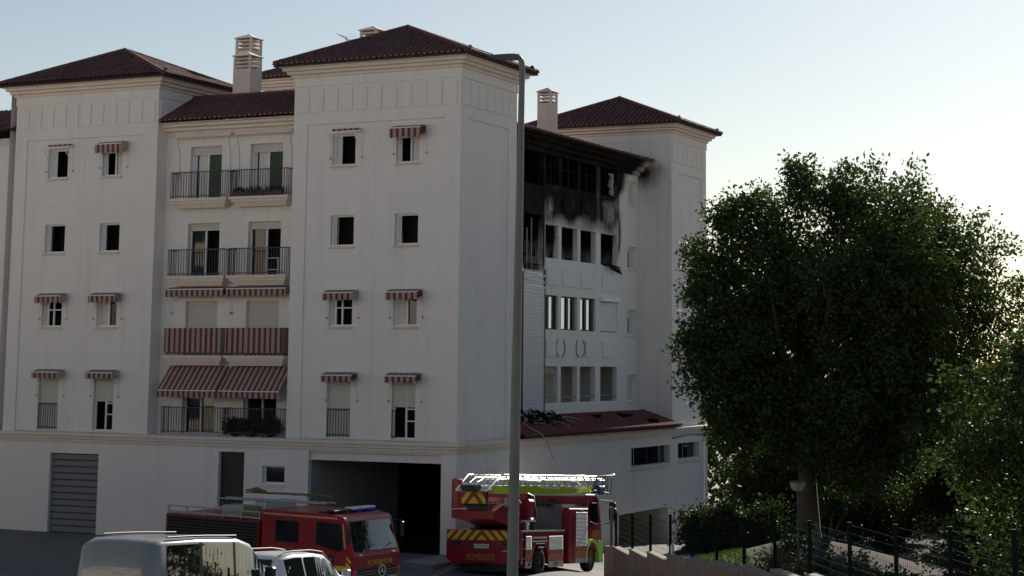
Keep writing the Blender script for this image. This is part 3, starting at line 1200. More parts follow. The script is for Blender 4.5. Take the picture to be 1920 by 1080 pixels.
mb.quad((-13, 0.02, 15.47), (-6.89, 0.02, 15.47), (-6.89, 2.15, 16.58), (-13, 2.15, 16.58))
mb.quad((-13, 2.15, 16.58), (-6.89, 2.15, 16.58), (-6.89, 8.5, 15.4), (-13, 8.5, 15.4))
mb.quad((-13, 0.02, 15.44), (-13, 0.6, 15.44), (-6.89, 0.6, 15.44), (-6.89, 0.02, 15.44))
wr = mb.build('roof', M['tile_bed'], B)
tiles_on(wr, [((-13, 0.02, 15.47), (-6.92, 0.02, 15.47), lambda s, l: 2.10, (0, 1, 0), kw, True)], M['tile'], EAVE)
mb = MB()
for i in range(17):
    x = -13 + i * 0.36
    mb.tube([(x, 2.15, 16.63), (x + 0.40, 2.15, 16.65)], [0.11, 0.09], 8)
mb.build('ridge_tile_row', M['tile'], wr, kind='stuff')

mb = MB()
wall(mb, (0, 0.6, 0), UX, UZ, (0, -1, 0), -28.0, -19.89, -0.6, 15.0, [(-23.4, -21.96, 12.52, 14.52), (-23.4, -21.96, 9.62, 11.62), (-23.4, -21.96, 6.7, 8.7)], depth=0.2)
mb.box(-28, -19.9, 0.85, 8.0, -1, 15.3)
mb.build('wall', M['wall'], B)
mb = MB()
mb.quad((-28, 0.02, 15.47), (-19.89, 0.02, 15.47), (-19.89, 2.15, 16.58), (-28, 2.15, 16.58))
mb.quad((-28, 2.15, 16.58), (-19.89, 2.15, 16.58), (-19.89, 8.5, 15.4), (-28, 8.5, 15.4))
wr2 = mb.build('roof', M['tile_bed'], B)
tiles_on(wr2, [((-28, 0.02, 15.47), (-19.92, 0.02, 15.47), lambda s, l: 2.10, (0, 1, 0), kw, False)], M['tile'], EAVE)
BY = 0.05
for bay, dx in enumerate((0.0, -2.72)):
    a, b = -9.17 + dx, -7.73 + dx
    for row, z in enumerate(WZ):
        st = [{'shutter': 0.16, 'mullion': [0.5], 'curtain': [(0.0, 0.1, 0, 'curtain'), (0.16, 0.5, 0, 'cream'), (0.54, 1.0, 0, 'greencurtain')], 'sill': False},
              {'panes': [(0, .5)], 'shutter': 0.14, 'mullion': [0.5], 'sill': False},
              {'shutter': 0.97, 'sill': False},
              {'shutter': 0.35, 'mullion': [0.5], 'sill': False}][row]
        win(a, b, z, z + 2.0, 0.78, st)
        if row < 3:
            s = MB()
            xa, xb = -9.72 + dx, -7.10 + dx
            for (o, z0_, z1_) in ((0.0, z - 0.10, z), (0.07, z - 0.20, z - 0.10), (0.16, z - 0.28, z - 0.20), (0.22, z - 0.36, z - 0.28)):
                s.box(xa + o, xb - o, BY - 0.02 + o, 0.62, z0_, z1_)
            sl_ = s.build('balcony', M['trim'], B)
            rr = railing(xa + 0.06, xb - 0.08, BY + 0.04, 0.6, z, z + 1.0)
            rr.build('railing', M['rail'], sl_)
            if row == 2:
                c = MB()
                n_ = 40
                x0_, x1_ = xa + 0.04, xb - 0.06
                for i in range(n_):
                    p, q = x0_ + (x1_ - x0_) * i / n_, x0_ + (x1_ - x0_) * (i + 1) / n_
                    wv = lambda k: 0.012 * math.sin(k * 1.3)
                    c.quad((p, BY + wv(i), z + 0.10), (q, BY + wv(i + 1), z + 0.10), (q, BY + wv(i + 1), z + 1.0), (p, BY + wv(i), z + 1.0))
                c.quad((x1_, BY, z + 0.10), (x1_, 0.6, z + 0.10), (x1_, 0.6, z + 1.0), (x1_, BY, z + 1.0))
                c.build('balcony_screen', M['awning'], sl_)
        else:
            railing(-9.72 + dx, -7.06 + dx, BY + 0.02, 0.6, z, z + 0.98).build('railing', M['rail'], B)
    # awnings over the balconies: rolled, rolled with valance, let down
    f = MB()
    f.tube([(-9.75 + dx, 0.42, 14.93), (-7.2 + dx, 0.42, 14.93)], 0.07, 10)
    f.tube([(-9.75 + dx, 0.33, 14.86), (-7.2 + dx, 0.33, 14.86)], 0.025, 8)
    aw = f.build('awning', M['trim'], B)
    for xx in (-9.62 + dx, -7.3 + dx):
        c = MB()
        c.tube([(xx, 0.36, 14.86), (xx + 0.02, 0.5, 14.3), (xx + 0.03, 0.55, 13.3)], 0.008, 4)
        c.build('winding_cord', M['rail'], aw)
    awning(-9.72 + dx, -7.12 + dx, 9.13, 0, reach=0.5, valance=0.27, y=0.58, flat=0.06)
    f = MB()
    f.tube([(-9.7 + dx, -0.25, 5.42), (-7.08 + dx, -0.25, 5.42)], 0.02, 6)
    aw = f.build('awning', M['white'], B)
    c = MB()
    n_ = 40
    xs = [-9.7 + dx + 2.62 * i / n_ for i in range(n_ + 1)]
    for i in range(n_):
        sg = lambda k: 0.03 * math.sin(k * 0.5)
        c.quad((xs[i], 0.52, 6.32), (xs[i], -0.25, 5.43 + 0.2 * sg(i)), (xs[i + 1], -0.25, 5.43 + 0.2 * sg(i + 1)), (xs[i + 1], 0.52, 6.32))
        c.quad((xs[i], -0.26, 5.42), (xs[i], -0.25 + sg(i), 5.17), (xs[i + 1], -0.25 + sg(i + 1), 5.17), (xs[i + 1], -0.26, 5.42))
    c.build('awning_canvas', M['awning'], aw)

# ---- recessed, burnt facade -----------------------------------------
FX = -1.61
ROWZ = {'A': (13.68, 14.86), 'B': (10.70, 12.04), 'C': (7.85, 9.22), 'D': (4.95, 6.39)}
COLY = [(10.33, 11.58), (11.87, 13.45), (13.74, 15.30), (15.83, 17.60)]
FH = []
for r in ROWZ.values():
    for cc in COLY:
        FH.append((*cc, *r))
SMALL = [(18.77, 19.70, 13.48, 14.57), (18.77, 19.70, 10.67, 11.67), (18.77, 19.70, 7.78, 8.89), (18.77, 19.70, 4.91, 6.05)]
FH += SMALL
FH += [(8.40, 10.12, 10.15, 12.35), (8.40, 10.12, 13.55, 14.86)]


def smooth(a, b, x):
    t = np.clip((x - a) / (b - a), 0, 1)
    return t * t * (3 - 2 * t)


def soot_fac(c):
    y, z = c[:, 1], c[:, 2]
    # right-hand limit of the plume wanders up to the eave
    lim = 17.75 + 1.15 * smooth(13.3, 15.2, z) + 0.12 * np.sin(z * 5.0)
    s = 1 - smooth(lim - 0.5, lim + 0.45, y)
    s *= 0.35 * smooth(11.95, 12.15, z) + 0.65 * smooth(11.95, 12.65, z + 0.12 * np.sin(y * 3.1))
    # paler patches the fire spared
    pale = np.zeros_like(s)
    pale = np.maximum(pale, 0.45 * np.exp(-((y - 10.6) / 0.35) ** 2 - ((z - 12.7) / 0.45) ** 2))
    pale = np.maximum(pale, 0.22 * np.exp(-((y - 15.55) / 0.22) ** 2) * (1 - smooth(13.2, 15.0, z) * 0.5))
    pale = np.maximum(pale, 0.34 * np.exp(-((y - 16.7) / 0.75) ** 4 - ((z - 12.95) / 0.55) ** 4))
    pale = np.maximum(pale, 0.22 * np.exp(-((y - 14.6) / 0.8) ** 2 - ((z - 12.4) / 0.35) ** 2))
    s = s * (1 - pale)
    # flames licked out of each burnt opening
    for (a, b) in COLY:
        s = np.maximum(s, 0.5 * smooth(a - 0.3, a + 0.25, y) * (1 - smooth(b - 0.1, b + 0.3, y)) * smooth(11.95, 12.1, z) * (1 - smooth(12.5, 13.2, z)) * 0.9)
    s = np.maximum(s, 0.95 * np.exp(-((y - 17.78 - 0.10 * np.sin(z * 2.2)) / 0.15) ** 2) * smooth(10.7, 11.6, z) * (1 - smooth(14.4, 15.2, z)))
    s = np.maximum(s, (1 - smooth(10.2, 10.36, y)) * smooth(10.0, 10.4, z) * 0.95)
    s = np.maximum(s, 0.95 * smooth(14.75, 15.0, z) * (1 - smooth(19.0, 20.0, y)))
    return s


mb = MB()
wall(mb, (FX, 0, 0), UY, UZ, (1, 0, 0), 4.42, 20.0, 4.2, 15.1, FH, depth=0.22, cell=0.14)
fw_ = mb.build('gallery_wall', M['wall2'], B)
set_attr(fw_, 'soot', soot_fac)

# gallery rooms behind the openings
mb = MB()
wall(mb, (FX - 1.5, 0, 0), UY, UZ, (1, 0, 0), 4.6, 18.3, 4.3, 15.1, [], cell=0.3)
for yy in (8.3, 10.26, 15.6, 18.25):
    wall(mb, (0, yy, 0), UX, UZ, (0, -1, 0), FX - 1.5, FX - 0.02, 4.3, 15.1, [], cell=0.3)
for zz in (4.60, 7.55, 10.42, 13.35, 15.09):
    wall(mb, (0, 0, zz), UX, UY, (0, 0, 1), FX - 1.5, FX - 0.02, 4.6, 18.3, [], cell=0.3)
gi = mb.build('gallery_interior', M['room'], B)
set_attr(gi, 'soot', lambda c: np.where(c[:, 2] > 13.3, 1.0, np.where(c[:, 2] > 10.40, np.clip(0.42 + (c[:, 2] - 10.9) * 0.8, 0.25, 1) * (1 - 0.35 * np.exp(-((c[:, 1] - 12.8) / 0.5) ** 2)), 0.0)))
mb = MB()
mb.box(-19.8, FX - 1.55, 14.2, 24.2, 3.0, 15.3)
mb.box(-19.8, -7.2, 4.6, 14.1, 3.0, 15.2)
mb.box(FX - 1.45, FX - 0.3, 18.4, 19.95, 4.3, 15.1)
mb.build('inner_light_block', M['dark'], B)  # solid near-black boxes added inside the body so no light leaks through
# charred remains hanging in the top openings
mb = MB()
for k in range(26):
    y0_ = random.choice([(10.4, 11.5), (12.0, 13.4), (13.8, 15.2), (8.5, 10.0), (15.9, 17.5)])
    yy = random.uniform(*y0_)
    zt = random.choice([14.84, 14.84, 12.02])
    mb.tube([(FX - 0.1, yy, zt), (FX - 0.08 + random.uniform(-.1, .1), yy + random.uniform(-.15, .15), zt - random.uniform(0.3, 1.0))], 0.014, 4)
for k in range(30):
    cc = random.choice(COLY + [(8.5, 10.0)])
    yy = random.uniform(cc[0] + 0.1, cc[1] - 0.2)
    mb.tube([(FX - random.uniform(.1, .4), yy, 10.72), (FX - random.uniform(.0, .4), yy + random.uniform(-.2, .4), 10.72 + random.uniform(0.05, 0.4))], 0.02, 4)
for k in range(7):
    yy = 16.2 + k * 0.18
    mb.tube([(FX - 0.05, yy - 0.3, 10.74), (FX + 0.18, yy + 0.1, 10.66), (FX + 0.22, yy + 0.3, 10.52 - 0.03 * k)], 0.03, 5)
mb.build('charred_frames', M['charred'], B, kind='stuff')
# twisted pale blind in the last top opening and frames still standing
mb = MB()
for (ya, yb, o) in ((16.75, 17.05, 0.0), (16.85, 17.2, 0.03)):
    pts = [(14.7, 0.0), (14.45, 0.12), (14.2, -0.08), (14.0, 0.1), (13.75, 0.02)]
    for (z0_, s0), (z1_, s1) in zip(pts, pts[1:]):
        mb.quad((FX - 0.06 + o, ya + s0, z0_), (FX - 0.03 + o, yb + s0 * .4, z0_), (FX - 0.05 + o, yb + s1 * .4, z1_), (FX - 0.02 + o, ya + s1, z1_))
mb.build('torn_blind', M['scorched'], B)
for cc in COLY[:3]:
    ym = (cc[0] + cc[1]) / 2 + 0.15
    mb = MB()
    mb.box(FX - 0.2, FX - 0.14, ym - 0.05, ym + 0.05, 13.7, 14.85)
    mb.box(FX - 0.19, FX - 0.15, cc[0], cc[1], 14.4, 14.46)
    mb.build('burnt_window_frame', M['charred'], B)
for ym, zt in ((9.3, 12.2), (8.9, 11.8)):
    mb = MB()
    mb.tube([(FX - 0.12, ym, 10.16), (FX - 0.12, ym - 0.02, zt)], 0.025, 6)
    mb.build('burnt_window_frame', M['scorched'], B)

# parapet relief under the openings
def relief(y0_, y1_, z0_, z1_):
    p = MB()
    wall(p, (FX + 0.05, 0, 0), UY, UZ, (1, 0, 0), y0_, y1_, z0_, z1_, cell=0.25, edge=0.051)
    o = p.build('relief_panel', M['wall2'], B)
    set_attr(o, 'soot', soot_fac)


for (a, b) in ((10.45, 11.52), (11.95, 13.30), (13.80, 14.95), (15.99, 17.32)):
    relief(a, b, 9.62, 10.32)
    relief(a, b, 12.58, 13.22)
for (a, b) in ((10.45, 11.32), (14.28, 15.05), (16.0, 17.3)):
    relief(a, b, 6.78, 7.46)
for yc in (11.81, 13.75):       # the pairs of curved ribs
    for s in (-1, 1):
        p = MB()
        pts = []
        for k in range(13):
            t = k / 12
            pts.append((FX + 0.012, yc + s * (0.30 + 0.12 * math.sin(PI * t) - 0.12 * (t < 0.1)), 6.76 + 0.70 * t))
        p.tube(pts, 0.03, 6)
        p.build('curved_rib', M['concrete'], B)

# row C: glazed casements that mirror the sky
for i, (a, b) in enumerate(COLY[:3]):
    f = MB()
    z0_, z1_ = ROWZ['C']
    x_ = FX - 0.17
    xs = [[(0.33, 0.46), (0.90, 0.99)], [(0.47, 0.58), (0.82, 0.93)], [(0.42, 0.54), (0.85, 0.97)]][i]
    L = b - a
    for (p, q) in xs:
        f.box(x_, x_ + 0.07, a + L * p, a + L * q, z0_ + 0.02, z1_ - 0.02)
    f.box(x_ - 0.01, x_ + 0.05, a, b, z0_, z0_ + 0.06)
    f.box(x_ - 0.01, x_ + 0.05, a, b, z1_ - 0.06, z1_)
    w_ = f.build('window', M['black'], B)
    g = MB()
    g.box(x_ - 0.005, x_ + 0.012, a, b, z0_ + 0.05, z1_ - 0.05)
    g.build('pane', M['mirror_glass'], w_)
# roller blind in the fourth opening of row C
s = MB()
a, b = COLY[3]
for k in range(24):
    z_ = 7.88 + k * 0.0515
    s.prism([(FX - 0.02, z_), (FX + 0.0, z_ + 0.025), (FX - 0.02, z_ + 0.050), (FX - 0.04, z_ + 0.05), (FX - 0.04, z_)], 1, a + 0.02, b - 0.02)
s.build('shutter', M['slat'], B)
s = MB()
s.cbox(FX - 0.03, FX + 0.16, a - 0.06, b + 0.12, 9.13, 9.32, 0.03)
s.build('shutter_box', M['white'], B)
# row D: things seen in the open galleries
mb = MB()
mb.box(FX - 0.12, FX - 0.09, 10.35, 11.5, 6.10, 6.36)
mb.build('awning_valance', M['awning'], B)
mb = MB()
for (a, b) in COLY:
    mb.box(FX - 0.10, FX - 0.06, a, b, 5.16, 5.20)
mb.tube([(FX - 0.1, 17.0, 5.0), (FX - 0.1, 17.0, 6.35)], 0.015, 6)
mb.tube([(FX - 0.3, 13.8, 5.85), (FX - 0.3, 15.3, 5.80)], 0.012, 5)
mb.build('gallery_rail', M['grey'], B)
for (a, b, z0_, z1_) in SMALL:
    f = MB()
    x_ = FX - 0.16
    f.box(x_, x_ + 0.05, a, a + 0.06, z0_, z1_)
    f.box(x_, x_ + 0.05, b - 0.06, b, z0_, z1_)
    f.box(x_, x_ + 0.05, a, b, z1_ - 0.06, z1_)
    f.box(x_, x_ + 0.05, a, b, z0_, z0_ + 0.06)
    w_ = f.build('window', M['white'], B)
    closed = z0_ in (13.48, 4.91)
    g = MB()
    g.box(x_ - 0.01, x_ + 0.012, a, b, z0_, z1_)
    g.build('pane', M['cream'] if closed else M['glass'], w_)
    if not closed:
        g = MB()
        g.box(x_ + 0.013, x_ + 0.04, a, b, z0_ + 0.72, z1_ - 0.01)
        g.box(x_ + 0.013, x_ + 0.03, a + 0.45, b - 0.06, z0_ + 0.06, z0_ + 0.72)
        g.build('shutter', M['cream'], w_)
    g = MB()
    g.prism([(FX - 0.1, z0_ - 0.01), (FX + 0.05, z0_ - 0.04), (FX + 0.05, z0_ - 0.08), (FX - 0.1, z0_ - 0.08)], 1, a - 0.04, b + 0.04)
    g.build('sill', M['trim'], w_)

# slatted aluminium screen on the stair gallery, buckled at the top by the heat
fr = MB()
fr.box(FX + 0.02, FX + 0.06, 8.24, 8.29, 4.55, 10.05)
fr.box(FX + 0.02, FX + 0.07, 10.19, 10.25, 4.55, 10.2)
scr = fr.build('slat_screen', M['rail'], B)
sm_ = MB()
sm_.prism([(0.0, 0.0), (0.035, 0.012), (0.04, 0.045), (0.012, 0.062), (0.0, 0.062)], 1, 0.0, 1.90)
sm_o = sm_.build('slat', M['slat'], scr)
for k in range(80):
    o = sm_o if k == 0 else sm_o.copy()
    if k:
        COL.objects.link(o)
    z_ = 4.60 + k * 0.0685
    bad = max(0, k - 68) / 12
    o.location = (FX + 0.02 + bad * random.uniform(-0.02, 0.07), 8.28 + bad * random.uniform(-.05, .05), z_ - bad * bad * random.uniform(0, 0.10))
    o.rotation_euler = (R(random.uniform(-2.6, 2.6)) * bad, R(random.uniform(-14, 14)) * bad, R(random.uniform(-2, 3)) * bad)

# burnt eave of the main roof
mb = MB()
prof = [(0.0, 14.85), (0.08, 14.88), (0.08, 15.02), (0.28, 15.08), (0.28, 15.20), (0.52, 15.28), (0.52, 15.38), (0.66, 15.42), (0.66, 15.46), (0.0, 15.46)]
yy = np.linspace(4.42, 20.0, 60)
v = [(FX + o, y_, z_) for y_ in yy for (o, z_) in prof]
k = len(prof)
f = [(i * k + a, (i + 1) * k + a, (i + 1) * k + a + 1, i * k + a + 1) for i in range(len(yy) - 1) for a in range(k - 1)]
mb.add(v, f)
ev = mb.build('cornice', M['trim'], B)
set_attr(ev, 'soot', lambda c: 1 - 0.75 * smooth(18.8, 20.0, c[:, 1]))
KR = 0.235
mb = MB()
mb.quad((-0.86, 4.42, 15.47), (-0.86, 20.0, 15.47), (-5.2, 20.0, 15.47 + KR * 4.34), (-5.2, 4.42, 15.47 + KR * 4.34))
mb.quad((-5.2, 4.42, 15.47 + KR * 4.34), (-5.2, 20.0, 15.47 + KR * 4.34), (-9.5, 20.0, 15.47), (-9.5, 4.42, 15.47))
mb.quad((-0.86, 4.42, 15.465), (-1.7, 4.42, 15.465), (-1.7, 20.0, 15.465), (-0.86, 20.0, 15.465))
mr_ = mb.build('roof', M['tile_bed'], B)
tiles_on(mr_, [((-0.86, 4.5, 15.47), (-0.86, 19.98, 15.47), lambda s, l: 4.3, (-1, 0, 0), KR, True)], M['tile'], EAVE)

# lean-to roof over the lower block
KT = (4.50 - 3.86) / 2.03
mb = MB()
mb.quad((0.42, 4.45, 3.86), (0.42, 20.0, 3.86), (FX, 20.0, 4.50), (FX, 4.45, 4.50))
mb.quad((0.42, 4.45, 3.80), (0.42, 20.0, 3.80), (0.42, 20.0, 3.86), (0.42, 4.45, 3.86))
mb.quad((0.42, 20.0, 3.80), (0.0, 20.0, 3.80), (0.0, 20.0, 4.0), (0.42, 20.0, 3.86))
lr = mb.build('roof', M['tile_bed'], B)
tiles_on(lr, [((0.42, 4.5, 3.86), (0.42, 19.98, 3.86), lambda s, l: 1.95, (-1, 0, 0), KT, True)], M['tile_red'], EAVE_RED)

# lower block side wall
LH = [(15.34, 19.71, 2.28, 3.05), (20.62, 23.25, 2.38, 3.07), (14.06, 19.45, -2.2, 0.43)]
mb = MB()
wall(mb, (0, 0, 0), UY, UZ, (1, 0, 0), 0.0, 24.35, -2.4, 3.46, LH, depth=0.35)
mb.quad((0, 24.35, -2.4), (-14, 24.35, -2.4), (-14, 24.35, 3.8), (0, 24.35, 3.8))
mb.build('side_wall', M['wall2'], B)
# facing panels with vertical joints
ys = [0.02, 2.3, 4.6, 7.4, 10.2, 12.9, 15.6, 18.4, 21.2, 24.33]
for i in range(len(ys) - 1):
    p = MB()
    wall(p, (0.018, 0, 0), UY, UZ, (1, 0, 0), ys[i] + 0.006, ys[i + 1] - 0.006, -2.3, 3.43, LH, depth=0.018, edge=0.017)
    p.build('wall_panel', M['wall2'], B)
mb = MB()
for (a, b, z0_, z1_) in LH[:2]:
    mb.box(-0.30, -0.27, a, b, z0_, z1_)
mb.build('pane', M['glass'], B)
for (a, b, z0_, z1_) in LH[:2]:
    g = MB()
    g.prism([(-0.2, z0_ + 0.02), (0.10, z0_ - 0.03), (0.10, z0_ - 0.12), (-0.2, z0_ - 0.12)], 1, a - 0.02, b + 0.02)
    g.build('sill', M['trim'], B)
mb = MB()
mb.box(-3.5, -3.4, 13.9, 19.6, -2.3, 0.6)
mb.box(-3.4, -0.36, 19.46, 19.6, -2.3, 0.6, 1)
mb.box(-3.4, -0.36, 13.9, 14.05, -2.3, 0.6, 1)
mb.box(-3.4, -0.36, 14.05, 19.46, 0.44, 0.6, 1)
mb.build('basement_interior', [M['dark'], M['room']], B)
mb = MB()
mb.tube([(0.05, 23.7, -1.8), (0.05, 23.7, 3.4)], 0.035, 6)
mb.build('downpipe', M['white'], B)
mb = MB()
for k in range(3):
    mb.tube([(0.05, 19.9, 3.35 - 0.03 * k), (0.06, 22, 3.42), (0.06, 24.2, 3.40 - 0.04 * k)], 0.012, 5)
mb.build('cable', M['grey'], B)


# chimneys
def chimney(x, y, w, z0, z1, parent=B):
    c = MB()
    h = w / 2
    zc = z1 - 0.18
    zl = zc - 0.50
    c.box(x - h, x + h, y - h, y + h, z0, zl)
    t = 0.09
    for sx in (-1, 1):
        for sy in (-1, 1):
            c.box(x + sx * h - (t if sx > 0 else 0), x + sx * h + (0 if sx > 0 else t), y + sy * h - (t if sy > 0 else 0), y + sy * h + (0 if sy > 0 else t), zl, zc)
    o = c.build('chimney', M['trim'], parent)
    for k in range(3):
        s = MB()
        z_ = zl + 0.05 + k * 0.16
        s.box(x - h + 0.015, x + h - 0.015, y - h + 0.015, y + h - 0.015, z_, z_ + 0.055)
        s.build('louvre', M['trim'], o)
    r = MB()
    e = h + 0.05
    b = [(x - e, y - e, zc), (x + e, y - e, zc), (x + e, y + e, zc), (x - e, y + e, zc)]
    r.poly(b[::-1])
    b2 = [(p[0], p[1], zc + 0.03) for p in b]
    for i in range(4):
        r.quad(b[i], b[(i + 1) % 4], b2[(i + 1) % 4], b2[i])
        r.poly([b2[i], b2[(i + 1) % 4], (x, y, z1 + 0.06)])
    r.build('chimney_cap', M['trim'], o)


chimney(-11.28, 3.3, 0.80, 15.5, 18.52)
chimney(-13.95, 7.2, 0.80, 15.5, 20.05)
chimney(-4.72, 17.0, 0.68, 15.5, 18.60)
chimney(-7.80, 7.0, 0.78, 15.5, 19.92)
# aerial
mb = MB()
mb.tube([(-8.45, 6, 16.0), (-8.45, 6, 19.45)], 0.018, 5)
mb.tube([(-8.75, 6, 19.52), (-8.25, 6, 19.22)], 0.014, 4)
for k in range(6):
    q = k / 5
    mb.tube([(-8.75 + 0.5 * q, 5.7, 19.52 - 0.3 * q), (-8.75 + 0.5 * q, 6.3, 19.52 - 0.3 * q)], 0.008, 4)
for k in range(5):
    mb.tube([(-8.30, 5.9, 19.1 + k * 0.1), (-8.02, 6.1, 19.1 + k * 0.1)], 0.006, 4)
mb.build('aerial', M['alu'], B)
# rear tower seen over the wing roof
mb = MB()
mb.box(-15.0, -8.2, 10.0, 14.4, 14.0, 18.55)
mb.build('wall', M['wall'], B)
mb = MB()
mb.sweep([(-15.0, 14.4), (-15.0, 10.0), (-8.2, 10.0), (-8.2, 14.4)], [(o, z + 1.38) for o, z in CORN], closed=True)
mb.build('cornice', M['trim'], B)
hip_roof(-15.55, -7.65, 9.45, 14.95, 18.62, (-11.6, 12.2, 20.0), (True, False))

# block across the street, whose sunlit front faces the towers and shows in their panes
OB = thing('opposite_building', 'cream apartment block across the street facing the burnt building, mirrored in its panes', 'building', (0, 0, 0))
OH = []
for r_ in range(5):
    for c_ in range(14):
        OH.append((-47 + c_ * 3.3, -45.7 + c_ * 3.3, 2.6 + r_ * 3.0, 4.0 + r_ * 3.0))
mb = MB()
wall(mb, (0, -47, 0), UX, UZ, (0, 1, 0), -50, -1.0, -1, 17.5, OH, depth=0.25)
wall(mb, (-1.0, 0, 0), UY, UZ, (1, 0, 0), -58, -47, -1, 17.5)
wall(mb, (-50, 0, 0), UY, UZ, (-1, 0, 0), -58, -47, -1, 17.5)
wall(mb, (0, -58, 0), UX, UZ, (0, -1, 0), -50, -1.0, -1, 17.5)
mb.quad((-50, -58, 17.5), (-1, -58, 17.5), (-1, -47, 17.5), (-50, -47, 17.5))
mb.build('wall', M['cream_wall'], OB)
mb = MB()
mb.quad((-50.5, -46.4, 17.52), (-0.5, -46.4, 17.52), (-0.5, -52.5, 19.2), (-50.5, -52.5, 19.2))
mb.quad((-50.5, -58.6, 17.52), (-0.5, -58.6, 17.52), (-0.5, -52.5, 19.2), (-50.5, -52.5, 19.2))
mb.build('roof', M['tile'], OB)
wp_ = None
for (a, b, c, d) in OH:
    if wp_ is None:
        q = MB()
        q.box(0, 1.3, -0.02, 0.02, 0, 1.4)
        wp_ = q.build('window', M['glass'], OB)
        o = wp_
    else:
        o = wp_.copy()
        COL.objects.link(o)
    o.location = (a, -47.22, c)

# ------------------------------------------------------------------ debris on the lean-to roof
def rz_(x):
    return 3.86 + KT * (0.42 - x)


STR = [((-1.05, 10.2), (-0.30, 11.4), 0.05, 'long pale bent metal strip pointing right across the red lean-to roof'),
       ((-1.1, 9.5), (0.02, 7.6), 0.05, 'pale strip lying down the slope beside the black rubble'),
       ((-0.62, 8.7), (0.30, 8.8), 0.045, 'thin pale strip reaching down to the tile edge of the lean-to roof'),
       ((-0.43, 8.8), (0.02, 9.3), 0.04, 'short pale strip right of the black rubble on the red roof'),
       ((-0.46, 7.0), (-0.06, 7.6), 0.05, 'short light strip in the middle of the rubble on the lean-to roof'),
       ((-1.15, 8.5), (-1.0, 9.9), 0.07, 'light flat strip lying along the wall foot under the slatted screen')]
for a, b, w, lb in STR:
    o = MB()
    p0, p1 = Vector((a[0], a[1], rz_(a[0]) + 0.14)), Vector((b[0], b[1], rz_(b[0]) + 0.15))
    md = (p0 + p1) / 2 + Vector((0.03, 0.02, 0.06))
    o.tube([p0, md, p1], [w * 0.6, w * 0.6, w * 0.35], 4)
    o.build('metal_strip', M['scorched'], None, label=lb, cat='debris', group='burnt metal strips on the lean-to roof')
o = MB()
o.tube([(-0.4, 5.9, 4.32), (0.3, 5.2, 4.15), (0.56, 5.65, 3.92), (0.58, 6.1, 3.5), (0.60, 6.55, 2.97)], [0.02, 0.025, 0.022, 0.02, 0.012], 5)
o.build('hanging_strip', M['scorched'], None, label='thin bent strip hanging from the lean-to roof edge down the white wall', cat='debris')
# black rubble heap
o = MB()
for k in range(150):
    x, y = random.gauss(-0.85, 0.38), random.gauss(7.9, 1.1)
    if not (-1.5 < x < 0.25 and 5.2 < y < 10.2):
        continue
    z = rz_(x) + 0.12
    d = Vector((random.uniform(-1, 1), random.uniform(-1, 1), random.uniform(-0.1, 0.5))).normalized() * random.uniform(0.1, 0.45)
    c = Vector((x, y, z + random.uniform(0, 0.18)))
    o.tube([c - d * 0.5, c + Vector((0, 0, random.uniform(0, .08))), c + d * 0.5], random.uniform(0.012, 0.04), 4, mi=0 if random.random() < 0.78 else 1)
o.build('charred_rubble', [M['charred'], M['scorched']], None, kind='stuff')
for (x, y, s, lb) in ((-0.76, 13.6, 0.22, 'black burnt lump near the wall on the red lean-to roof'), (-0.70, 16.3, 0.34, 'largest black burnt lump on the right part of the red roof'),
                      (0.04, 17.6, 0.26, 'black burnt lump at the tile edge of the red roof')):
    o = MB()
    for k in range(14):
        c = Vector((x + random.uniform(-s, s) * 0.5, y + random.uniform(-s, s) * 1.2, rz_(x) + 0.11 + random.uniform(0, 0.09)))
        d = Vector((random.uniform(-1, 1), random.uniform(-1, 1), random.uniform(-.3, .3))) * s * 0.5
        o.tube([c - d, c + d], random.uniform(0.03, 0.07), 5)
    o.build('burnt_lump', M['charred'], None, label=lb, cat='debris', group='burnt lumps on the lean-to roof')


# ------------------------------------------------------------------ vehicles
def frame_m(pos, h, pi_, ro):
    h, pi_, ro = R(h), R(pi_), R(ro)
    f = Vector((math.cos(h) * math.cos(pi_), math.sin(h) * math.cos(pi_), math.sin(pi_)))
    l = Vector((-math.sin(h), math.cos(h), 0))
    u = f.cross(l)
    l2 = l * math.cos(ro) + u * math.sin(ro)
    u2 = -l * math.sin(ro) + u * math.cos(ro)
    mm = Matrix((f, l2, u2)).transposed().to_4x4()
    mm.translation = Vector(pos)
    return mm


def wheel(parent, x, y, r=0.47, w=0.3, rim='alu', z=None):
    t = MB()
    z = r if z is None else z
    s = -1 if y < 0 else 1
    t.lathe([(r * 0.58, -w / 2), (r * 0.8, -w / 2), (r * 0.96, -w / 2 + 0.03), (r, -w / 2 + 0.07), (r, w / 2 - 0.07), (r * 0.96, w / 2 - 0.03), (r * 0.8, w / 2), (r * 0.58, w / 2)], (x, y, z), 1, 24)
    o = t.build('wheel', M['rubber'], parent)
    q = MB()
    q.lathe([(r * 0.60, s * w * 0.42), (r * 0.52, s * w * 0.30), (r * 0.30, s * w * 0.22), (r * 0.24, s * w * 0.42), (0.001, s * w * 0.44)], (x, y, z), 1, 20)
    q.build('rim', M[rim], o)
    return o


# ---- turntable ladder truck
LT = thing('ladder_truck', 'red fire ladder truck with silver ladder seen from behind beside the white wall', 'fire engine', mat=frame_m((2.335, -2.568, -0.272), 92.99, -4.02, -1.49))
o = MB()
o.box(0.5, 7.3, -0.55, 0.55, 0.45, 0.8)
o.build('chassis', M['black'], LT)
AX = 1.92
for (x, y) in ((AX, -1.08), (AX, 1.08)):
    wheel(LT, x, y, 0.47, 0.34, 'black')
for (x, y) in ((AX + 4.76, -1.05), (AX + 4.76, 1.05)):
    wheel(LT, x, y, 0.47, 0.30, 'grey')
